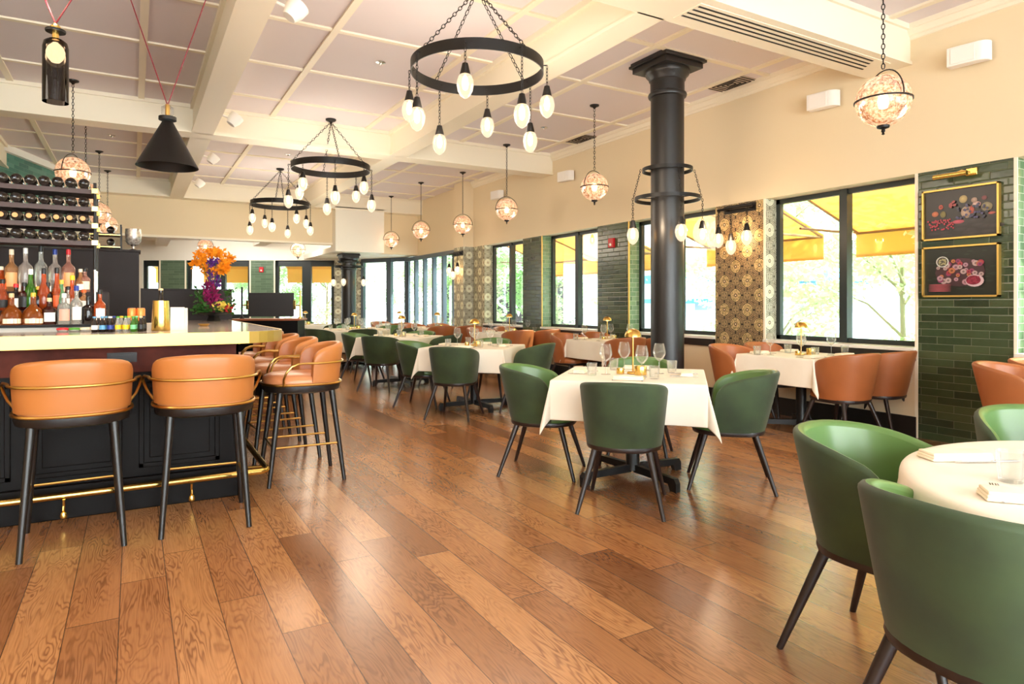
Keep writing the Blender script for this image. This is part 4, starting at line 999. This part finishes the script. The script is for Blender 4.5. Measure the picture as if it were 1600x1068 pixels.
# small rack and silver cup on the tall cabinet
t = thing('small_bottle_rack', 'small two-shelf bottle rack standing on top of the tall cabinet', 'wine rack', (-.12, 8.3, 1.87))
for z in (.035, .165): MB().box(-.34, .0, -.07, .2, z-.012, z+.008).build('shelf', 'shelf_wood', t); MB().box(-.34, .0, -.082, -.07, z-.014, z-.004).build('brass_strip', 'brass_bright', t)
for x in (-.345, .005): MB().box(x-.008, x+.008, -.07, -.055, 0, .27).build('post', 'black_metal', t); MB().box(x-.008, x+.008, .18, .195, 0, .27).build('post', 'black_metal', t)
for i, z in enumerate((1.913, 2.043)):
    for k, x in enumerate((-.27, -.09)): WB((x-.12, 8.22, z+.0375), 0, 'dark wine bottle on the %s shelf of the small rack, on its %s side' % (('lower', 'upper')[i], ('left', 'right')[k]), 'wine bottles on the small rack')
t = thing('silver_cup', 'crackled silver footed cup standing on the corner of the tall cabinet', 'vase', (.02-.01, 8.42, 1.87)); t.location.x = -.03+.04
t.location = (.0, 8.36, 1.87)
MB().lathe([(.045, 0), (.04, .008), (.014, .02), (.012, .045), (.03, .06)], 20).build('foot', 'steel', t); MB().lathe([(.0, .055), (.05, .062), (.075, .1), (.08, .16), (.076, .235), (.074, .235), (.07, .12), (0, .075)], 26, cap0=False).build('bowl', 'silver_crackle', t)
t.location = (.0, 8.30, 1.87)

# ------------------------------------------------------------------ spirit bottles
def glassy(name, col, rough=.08):
    m = base(name, col, rough, coat=.2); b = m.node_tree.nodes['Principled BSDF']; b.inputs['Transmission Weight'].default_value = .7; b.inputs['IOR'].default_value = 1.4; return name
PAL = {'amber': (190, 96, 26), 'orange': (236, 96, 36), 'peach': (240, 170, 110), 'clear': (214, 214, 206), 'frosted': (222, 206, 196), 'dark': (28, 14, 14), 'darkred': (84, 22, 20), 'green': (74, 150, 34), 'palegreen': (120, 200, 140), 'blue': (30, 56, 140), 'red': (214, 34, 44),
       'black': (16, 15, 16), 'white': (240, 238, 230), 'yellow': (244, 196, 30), 'gold': (214, 172, 60), 'cork': (222, 188, 140), 'rose': (232, 160, 140), 'cream': (242, 226, 196), 'skyblue': (90, 150, 190)}
for k, c in PAL.items():
    glassy('b_'+k, c); base('c_'+k, c, .45)
SH = {'tall': [(.0, .0), (.036, .0), (.038, .006), (.038, .17), (.034, .19), (.016, .215), (.013, .23), (.013, .285)],
      'square': [(0, 0), (.034, 0), (.036, .006), (.036, .13), (.032, .145), (.014, .16), (.013, .2)],
      'squat': [(0, 0), (.07, 0), (.078, .01), (.078, .05), (.06, .09), (.03, .115), (.018, .13), (.017, .175)],
      'round': [(0, 0), (.04, 0), (.046, .02), (.044, .10), (.03, .14), (.016, .165), (.014, .22)]}
def spirit(u, tier, top_v, w, shape, body, cap, lab, desc):
    Y, z = ((5.70, 1.14), (5.93, 1.24), (6.17, 1.38))[tier-1]
    x = x_at(u, Y); d = x*.5+Y*math.cos(R(30)); h = CAM_H-(top_v-HOR)*d/FOC-z; r = w*d/FOC/2
    t = thing('spirit_bottle', desc, 'bottle', (x, Y, z), 0, 'spirit bottles behind the bar')
    pr = SH[shape]; H0 = pr[-1][1]; R0 = max(p[0] for p in pr); ch = h*.12; k = (h-ch)/H0
    MB().lathe([(p[0]*r/R0 if p[0] > .02 else p[0]*max(.9, min(1.1, r/R0)), p[1]*k) for p in pr], 20, cap0=False).build('body', 'b_'+body, t)
    MB().lathe([(.0155, h-ch-.004), (.0155, h-.004), (.012, h), (0, h)], 14).build('cap', 'c_'+cap, t)
    if lab:
        zz = max((p[1] for p in pr if p[0] > R0*.93))*k; z0, z1 = zz*.22, zz*.86; n = 10
        rr = r*1.012 if shape != 'squat' else r*1.0
        if shape == 'squat': z0, z1 = .012, .045
        vs = []
        for q in range(n+1):
            a = R(-90-48+96*q/n+10); vs += [(rr*math.cos(a), rr*math.sin(a), z0), (rr*math.cos(a), rr*math.sin(a), z1), (rr*.97*math.cos(a), rr*.97*math.sin(a), z1), (rr*.97*math.cos(a), rr*.97*math.sin(a), z0)]
        fs = []
        for q in range(n):
            for e in range(4): e2 = (e+1) % 4; fs.append((q*4+e, (q+1)*4+e, (q+1)*4+e2, q*4+e2))
        fs += [(0, 1, 2, 3), (4*n+3, 4*n+2, 4*n+1, 4*n)]
        o = MB().add(vs, fs).build('label', 'c_'+lab, t); o.name = 'label'
SP = [(18, 1, 458, 31, 'squat', 'amber', 'cork', 'cream', 'squat amber decanter bottle with a cork top, front row at the left edge'), (52, 1, 457, 31, 'squat', 'amber', 'gold', 'cream', 'squat amber decanter bottle with a gold top, second in the front row'),
      (77, 1, 465, 19, 'tall', 'darkred', 'cork', 'white', 'dark red corked bottle with a large oval white label, front row'), (100, 1, 458, 18, 'square', 'clear', 'white', 'rose', 'clear square bottle with a pink round label, front row'),
      (119.5, 1, 446, 16, 'tall', 'clear', 'blue', 'white', 'clear bottle with blue cap and white-blue label, front row'), (138, 1, 463, 16, 'square', 'dark', 'black', None, 'black square bottle without a label, front row'),
      (156, 1, 452, 16, 'tall', 'orange', 'black', 'white', 'orange liqueur bottle with a round white label, at the end of the front row'),
      (-12, 1, 450, 18, 'round', 'dark', 'red', 'white', 'dark bottle cut by the left edge of the photograph'),
      (4, 2, 436, 17, 'round', 'orange', 'black', 'black', 'orange bottle with a dark label in the middle row at the left edge'), (25, 2, 443, 15, 'tall', 'dark', 'red', 'white', 'dark bottle with a red neck and white badge, middle row'),
      (38, 2, 441, 19, 'square', 'darkred', 'black', 'black', 'square dark bottle with a black box label, middle row'), (60, 2, 447, 16, 'tall', 'dark', 'gold', None, 'dark green bottle with a gold collar, middle row'),
      (75, 2, 441, 15, 'tall', 'black', 'black', None, 'tall black bottle, middle row behind the oval-labelled one'), (88, 2, 450, 12, 'square', 'orange', 'white', 'rose', 'slim orange bottle with a white cap, middle row'),
      (96, 2, 437, 15, 'round', 'palegreen', 'gold', None, 'green bottle with a gold foil neck, middle row'), (107, 2, 447, 11, 'square', 'frosted', 'black', 'white', 'small frosted bottle with a black stopper, middle row'), (131, 2, 452, 13, 'tall', 'peach', 'orange', 'white', 'peach coloured bottle with white label, middle row'),
      (2, 3, 416, 20, 'round', 'orange', 'cream', 'orange', 'orange bottle with a narrow pale neck, back row at the left edge'), (18, 3, 389, 18, 'tall', 'peach', 'cream', 'peach', 'tall bottle with a sand-coloured label and blue shoulder band, back row'),
      (40, 3, 387, 19, 'tall', 'frosted', 'white', None, 'tall frosted bottle with silver neck, back row'), (48, 2, 420, 20, 'round', 'green', 'white', None, 'bright green bottle with a white cap, standing between the rows'),
      (64, 3, 384, 17, 'tall', 'clear', 'black', None, 'tall bottle with a black pourer and striped sleeve, back row'), (68.5, 2, 419, 19, 'round', 'orange', 'black', None, 'clear-necked orange spirit bottle, back row centre'),
      (86, 3, 389, 18, 'tall', 'frosted', 'blue', None, 'tall frosted bottle with a blue cap, back row'), (89, 2, 418, 14, 'round', 'orange', 'black', 'orange', 'orange bottle with a grey stopper in front of the blue-capped one'), (107, 3, 389, 18, 'tall', 'rose', 'red', 'peach', 'tall bottle with a bright red cap and fruit label, back row'),
      (113, 2, 430, 12, 'round', 'orange', 'yellow', None, 'orange bottle with a yellow cap, before the red-capped one'), (126, 3, 420, 16, 'round', 'peach', 'cream', 'white', 'peach bottle with a clear neck, back row near the post'), (133, 3, 419, 14, 'tall', 'rose', 'black', 'cream', 'pink bottle with a black stopper, last in the back row')]
for s_ in SP: spirit(*s_)
# small mixers, cans and containers on the counter
def small_bottle(x, y, body, cap, lab, desc):
    t = thing('mixer_bottle', desc, 'bottle', (x, y, 1.105), 0, 'small mixer bottles on the counter')
    MB().lathe([(0, 0), (.016, 0), (.018, .004), (.018, .05), (.012, .07), (.009, .08), (.009, .095)], 14, cap0=False).build('body', 'b_'+body, t)
    MB().lathe([(.011, .092), (.011, .102), (0, .103)], 12).build('cap', 'c_'+cap, t); MB().lathe([(.0184, .018), (.0184, .046)], 14, cap0=False, cap1=False).build('label', 'c_'+lab, t)
cl = [('dark', 'skyblue', 'white'), ('dark', 'skyblue', 'skyblue'), ('dark', 'white', 'blue'), ('clear', 'green', 'yellow'), ('clear', 'green', 'yellow'), ('green', 'green', 'palegreen'), ('dark', 'cork', 'black')]
for k in range(7):
    for j in range(2):
        c = cl[k]; small_bottle(-.215+.043*k+.018*j, 4.98+.09*j, c[0], c[1] if j == 0 else c[2], c[2], 'small mixer bottle on the counter, %s from the left in the %s row' % (ords[k], ('front', 'back')[j]))
base('can_orange', (240, 140, 70), .3, .4)
def can():
    t = thing('drink_can', '', 'can', group='orange cans at the end of the bottle shelf'); MB().lathe([(.026, 0), (.03, .006), (.03, .105), (.026, .115)], 20).build('body', 'can_orange', t); MB().lathe([(.026, .115), (.0265, .118), (.022, .117)], 20).build('lid', 'steel', t); return t
cn = Maker(can); cn((x_at(206, 5.7), 5.7, 1.14), 0, 'orange drink can next to the mixer bottles'); cn((x_at(220, 5.7), 5.7, 1.14), 0, 'orange drink can next to the brass cooler')
for u, c, d in ((100, 'red', 'garnish jar with a red lid on the counter'), (118, 'green', 'garnish jar with a green lid on the counter'), (135, 'cream', 'garnish jar with a pale lid on the counter')):
    x = x_at(u, 5.3); t = thing('garnish_jar', d, 'jar', (x, 5.22, 1.105), 0, 'garnish jars behind the counter'); MB().lathe([(.03, 0), (.034, .008), (.034, .012)], 18).build('body', 'clear_glass', t); MB().lathe([(.036, .012), (.036, .022), (.02, .026), (0, .026)], 18).build('lid', 'c_'+c, t)
t = thing('wine_cooler', 'tapered brass cocktail cooler on the bar with a bottle neck rising from it', 'cooler', (.165, 5.13, 1.105)); MB().lathe([(0, 0), (.058, 0), (.06, .004), (.054, .1), (.05, .205), (.046, .205), (.05, .02), (0, .015)], 28, cap0=False).build('body', 'brass_bright', t)
t = thing('spirit_bottle', 'black-necked bottle standing in the brass cooler', 'bottle', (.165, 5.13, 1.121)); MB().lathe([(0, 0), (.035, 0), (.035, .15), (.015, .2), (.013, .265)], 16, cap0=False).build('body', 'b_dark', t); MB().lathe([(.015, .26), (.015, .272), (0, .274)], 12).build('cap', 'c_cork', t)
t = thing('menu_stack', 'folded white menu cards standing on the bar beside the brass cooler', 'menu', (.31, 5.02, 1.105), R(-20)); t.location.x = .262; MB().box(-.045, .045, -.004, .004, 0, .16).build('front_card', 'napkin', t, bevel=.002); MB().box(-.05, .06, .012, .018, 0, .155).build('back_card', 'napkin', t, bevel=.002)
t = thing('brass_dish', 'tiny brass dish on the bar behind the menu cards', 'dish', (.50, 5.9, 1.105)); MB().lathe([(.0, 0), (.03, 0), (.045, .02), (.042, .02), (0, .006)], 18, cap0=False).build('dish', 'brass', t)

# ------------------------------------------------------------------ flower arrangement
fl = thing('flower_arrangement', 'tall arrangement of orange, purple and magenta flowers in a black footed bowl on the bar', 'flowers', (.74, 7.62, 1.105))
MB().lathe([(.0, 0), (.07, 0), (.065, .012), (.05, .05), (.06, .06), (.2, .085), (.2, .095), (.06, .075), (0, .07)], 4, cap0=False).build('bowl', 'black_metal', fl, smooth=False)
base('leaf_dark', (46, 92, 30), .5); base('fl_orange', (248, 152, 20), .6); base('fl_purple', (104, 44, 142), .6); base('fl_magenta', (140, 18, 84), .6); base('fl_yellow', (240, 214, 90), .6); base('fl_red', (186, 24, 40), .6)
def petals(mb, c, spread, n, s_, rnd, cup=.5):
    for _ in range(n):
        p = Vector(c)+Vector((rnd.gauss(0, spread[0]), rnd.gauss(0, spread[1]), rnd.gauss(0, spread[2]))); d = Vector((rnd.uniform(-1, 1), rnd.uniform(-1, 1), rnd.uniform(-.6, 1))).normalized(); e = d.orthogonal().normalized(); f = d.cross(e)
        a = s_*rnd.uniform(.7, 1.2); vs = [p, p+d*a*.5+e*a*.35+f*a*.1, p+d*a+f*a*.25, p+d*a*.5-e*a*.35+f*a*.1]; mb.add(vs, [(0, 1, 2, 3)])
rnd = random.Random(5)
g = MB()
for _ in range(170): petals(g, (rnd.uniform(-.17, .17), rnd.uniform(-.06, .06), .10+rnd.random()*.06), (.02, .02, .01), 3, .05, rnd)
for _ in range(40): petals(g, (rnd.choice((-.13, .15))+rnd.gauss(0, .02), rnd.gauss(0, .03), .16+rnd.random()*.16), (.02, .02, .02), 3, .045, rnd)
g.build('leaves', 'leaf_dark', fl)
for i in range(13):
    a = math.pi*2*i/13; m_ = MB(); c = (.185*math.cos(a)*(1 if i % 2 else .6), .05*math.sin(a*2), .63+.10*math.sin(a)); petals(m_, c, (.02, .02, .018), 60, .05, rnd); m_.build('orange_bloom', 'fl_orange', fl)
for x in (-.03, .035):
    m_ = MB()
    for k in range(70): petals(m_, (x+rnd.gauss(0, .006), rnd.gauss(0, .01), .36+.30*k/70), (.012, .012, .004), 5, .026, rnd)
    m_.build('purple_spike', 'fl_purple', fl)
for i in range(14):
    m_ = MB(); petals(m_, (rnd.gauss(0, .045), rnd.gauss(0, .03), .12+.28*i/13), (.016, .016, .016), 30, .045, rnd); m_.build('magenta_bloom', 'fl_magenta', fl)
m_ = MB(); petals(m_, (.07, -.05, .15), (.035, .02, .02), 90, .045, rnd); m_.build('yellow_bloom', 'fl_yellow', fl); m_ = MB(); petals(m_, (.135, -.05, .125), (.02, .02, .015), 60, .04, rnd); m_.build('red_bloom', 'fl_red', fl)
m_ = MB()
for i in range(9): a = 2*math.pi*i/9; m_.tube([(0, 0, .08), (.03*math.cos(a), .02*math.sin(a), .35), (.12*math.cos(a), .04*math.sin(a), .62)], .003, 5)
m_.build('stems', 'leaf_dark', fl)

# ------------------------------------------------------------------ host desk with screen and posts
t = thing('host_desk', 'dark host desk with a reddish wood top beyond the bar stools', 'desk', (1.72, 9.9, 0), R(-25)); MB().box(-.5, .42, -.22, .22, 0, 1.05).build('body', 'bar_wood', t, bevel=.004); MB().box(-.53, .45, -.25, .25, 1.05, 1.075).build('desk_top', 'desk_wood', t, bevel=.003)
t = thing('privacy_screen', 'dark rectangular screen panel held by brass clips above the host desk', 'screen', (1.72, 9.86, 1.075), R(-27)); MB().box(-.33, .31, -.012, .012, .03, .37).build('panel', 'screen_back', t, bevel=.002)
for x in (-.34, .32): MB().box(x-.016, x+.016, -.022, .022, .13, .26).build('clip', 'brass_bright', t, bevel=.002)
MB().lathe([(.032, 0), (.032, .012), (.012, .03), (.012, .40), (.0, .402)], 14, (.40, 0, 0)).build('post', 'brass', t); MB().tube([(.32, 0, .19), (.40, 0, .19)], .009, 8).build('arm', 'brass', t)
MB().lathe([(.032, 0), (.032, .012), (.013, .03), (.013, .45), (0, .452)], 14, (-.42, 0, 0)).build('post', 'black_metal', t); MB().tube([(-.42, 0, .19), (-.33, 0, .19)], .009, 8).build('arm', 'brass', t)

# ------------------------------------------------------------------ outside
struct('ground', MB().box(-60, 90, -60, 110, -.35, -.15), 'street')
def awning(y0, y1, label, x0=XW+.32, out=1.15, zt=2.60, zo=2.20, zv=1.88):
    t = thing('awning', label, 'awning', (0, 0, 0), 0, 'yellow window awnings'); m_ = MB(); x1 = x0+out
    m_.add([(x0, y0, zt), (x0, y1, zt), (x1, y1, zo), (x1, y0, zo), (x0, y0, zt+.012), (x0, y1, zt+.012), (x1+.01, y1, zo+.012), (x1+.01, y0, zo+.012)], [(0, 1, 2, 3), (7, 6, 5, 4), (0, 3, 7, 4), (1, 5, 6, 2), (0, 4, 5, 1), (3, 2, 6, 7)]).build('canopy', 'awning', t, smooth=False)
    MB().box(x1, x1+.01, y0, y1, zv, zo).box(x1-.003, x1+.013, y0, y1, zv, zv+.03).build('valance', 'awning', t, smooth=False)
    for y in (y0+.03, (y0+y1)/2, y1-.03): MB().tube([(x0, y, zt-.02), (x1-.02, y, zo-.01)], .015, 6).build('rafter', 'awning_metal', t)
    for y in (y0+.03, y1-.03): MB().tube([(x0, y, zo-.02), (x1-.02, y, zo-.02)], .015, 6).build('side_bar', 'awning_metal', t)
    MB().tube([(x1-.02, y0, zo-.02), (x1-.02, y1, zo-.02)], .015, 6).build('front_bar', 'awning_metal', t)
awning(2.2, 5.06, 'yellow awning outside the window beside the framed pictures'); awning(5.52, 7.58, 'yellow awning outside the window behind the column'); awning(8.75, 12.4, 'yellow awning outside the third window'); awning(-.6, 1.6, 'yellow awning outside the window nearest the camera')
def bwawning(l0, l1, label):
    t = thing('awning', label, 'awning', (0, 0, 0), 0, 'orange awnings outside the far wall'); a, b = DW+.3, DW+1.3
    v = [bw(l0, a)+(2.72,), bw(l1, a)+(2.72,), bw(l1, b)+(2.36,), bw(l0, b)+(2.36,)]; w = [(x, y, z+.012) for x, y, z in v]
    MB().add(v+w, [(0, 3, 2, 1), (4, 5, 6, 7), (0, 1, 5, 4), (2, 3, 7, 6), (0, 4, 7, 3), (1, 2, 6, 5)]).build('canopy', 'awning', t, smooth=False)
    MB().prism([bw(l0, b), bw(l1, b), bw(l1, b+.012), bw(l0, b+.012)], 1.93, 2.37).build('valance', 'awning', t, smooth=False)
for k, (a, b) in enumerate(((205, 262), (285, 392), (425, 525))): bwawning(L(a), L(b), 'orange awning outside the far wall, %s' % ('behind the tall cabinet', 'behind the flowers', 'over the double window')[k])
# trees: every tree a thing with crown and trunk
def tree(h, r, seed, mat, n=2600, lo=.25, s0=.13):
    def f():
        rnd = random.Random(seed); t = thing('street_tree', '', 'tree', group='trees along the street'); m_ = MB(); m_.tube([(0, 0, -.2), (.05, .02, h*.4), (0, 0, h*.75)], .05, 8, r2=.02)
        tips = []
        for k in range(9):
            a = rnd.uniform(0, 6.28); z = h*(lo+.08+.5*rnd.random()); e = Vector((math.cos(a)*r*.75, math.sin(a)*r*.75, z+.5)); m_.tube([(0, 0, z-.3), e*.5+Vector((0, 0, (z)*.5)), e], .025, 5, r2=.008); tips.append(e)
        m_.build('trunk', 'bark', t); L_ = MB(); cl = [Vector((rnd.gauss(0, r*.5), rnd.gauss(0, r*.5), h*(lo+(1-lo)*rnd.random()))) for _ in range(46)]+tips
        for _ in range(n):
            c = rnd.choice(cl); p = c+Vector((rnd.gauss(0, .22), rnd.gauss(0, .22), rnd.gauss(0, .14))); d = Vector((rnd.uniform(-1, 1), rnd.uniform(-1, 1), rnd.uniform(-.7, .5))).normalized(); e = d.orthogonal().normalized(); s_ = rnd.uniform(.5, 1)*s0; q = d.cross(e)
            L_.add([p, p+d*s_*.5+e*s_*.3+q*s_*.08, p+d*s_, p+d*s_*.5-e*s_*.3+q*s_*.08], [(0, 1, 2, 3)])
        L_.build('crown', mat, t, smooth=False); return t
    return f
T1, T2 = Maker(tree(4.6, 1.5, 3, 'leaf_light', 8500, .06, .15)), Maker(tree(5.4, 1.6, 8, 'leaf_green', 7500, .1, .15))
for mk, x, y, lb in ((T1, 9.6, 4.1, 'pale green leafy tree outside the window beside the framed pictures'), (T1, 10.6, 5.9, 'pale green leafy tree just behind the patterned pier window'), (T2, 11.8, 3.2, 'green tree farther out behind the nearest awning'), (T1, 10.0, 7.9, 'pale green tree outside the window behind the column'),
                     (T1, 11.8, 10.3, 'pale green tree outside the second window, farther along'), (T2, 11.2, 16.6, 'green tree outside the fourth window'), (T1, 9.8, 20.0, 'pale tree outside the tall grey glazing'), (T2, 9.3, 17.6, 'green tree close to the tall grey glazing'),
                     (T2, 6.2, 24.5, 'green tree outside the double window of the far wall'), (T2, 4.6, 26.0, 'bushy green tree outside the far wall double window, farther back'), (T2, 9.5, 23.8, 'tree beyond the corner glazing'), (T1, 10.0, 1.6, 'pale tree outside the window nearest the camera')):
    mk((x, y, -.15), random.uniform(0, 6), lb)
def building(nm, x0, x1, y0, y1, h, mat, label, rows=2, cols=5, side='x'):
    t = thing(nm, label, 'building', (0, 0, 0)); MB().box(x0, x1, y0, y1, -.15, h).build('facade', mat, t, smooth=False)
    for r_ in range(rows):
        for k in range(cols):
            z = 1.0+2.9*r_; m_ = MB()
            if side == 'x': w = (y1-y0)/cols; yc = y0+w*(k+.5); m_.box(x0-.04, x0, yc-w*.22, yc+w*.22, z, z+1.5)
            else: w = (x1-x0)/cols; xc = x0+w*(k+.5); m_.box(xc-w*.22, xc+w*.22, y0-.04, y0, z, z+1.5)
            m_.build('window', 'glass_dark', t, smooth=False)
    return t
building('shop_building', 22, 30, -6, 16, 8, 'facade_grey', 'pale grey building across the street behind the trees', 2, 8)
building('corner_building', 22, 30, 16.5, 34, 7, 'facade_pale', 'cream building across the street beyond the third window', 2, 6); building('end_building', -12, 16, 44, 52, 9, 'facade_pale', 'pale building beyond the far wall', 3, 10, 'y')
t = thing('shop_awning', 'blue and white shop awning across the street', 'awning', (0, 0, 0)); MB().box(20.8, 22, 20.5, 24.5, 2.2, 2.6).build('upper_band', 'blue_cloth', t); MB().box(20.78, 22, 20.5, 24.5, 1.5, 2.2).build('white_band', 'white_paint_out', t); MB().box(20.77, 22, 20.5, 24.5, 1.3, 1.5).build('lower_band', 'blue_cloth', t)
t = thing('parasol', 'blue parasol out on the terrace behind the trees', 'parasol', (13.4, 9.3, -.15)); MB().lathe([(1.3, 1.9), (.05, 2.35), (0, 2.36), (0, 2.34), (1.28, 1.885)], 8, cap0=False, cap1=False).build('canopy', 'blue_cloth', t, smooth=False); MB().lathe([(.03, 0), (.03, 2.35)], 8).build('pole', 'white_paint_out', t)
# street mural with big painted letters
t = thing('painted_hoarding', 'mauve street hoarding with big white painted letters outside the fourth window', 'hoarding', (11.35, 19.9, -.15), R(-35)); MB().box(-2.6, 2.6, 0, .08, 0, 2.15).build('panel', 'mural', t, smooth=False)
cu = bpy.data.curves.new('lettering', 'FONT'); cu.body = 'BSW'; cu.size = 1.0; cu.align_x = 'CENTER'; cu.extrude = .01; cu.space_character = 1.15
cu.materials.append(MAT['white_paint_out']); o = bpy.data.objects.new('lettering_curve', cu); me = bpy.data.meshes.new_from_object(o); bpy.data.objects.remove(o); o = bpy.data.objects.new('lettering', me); C.objects.link(o); o.parent = t; o.location = (0, -.02, 1.0); o.rotation_euler = (R(90), 0, 0)
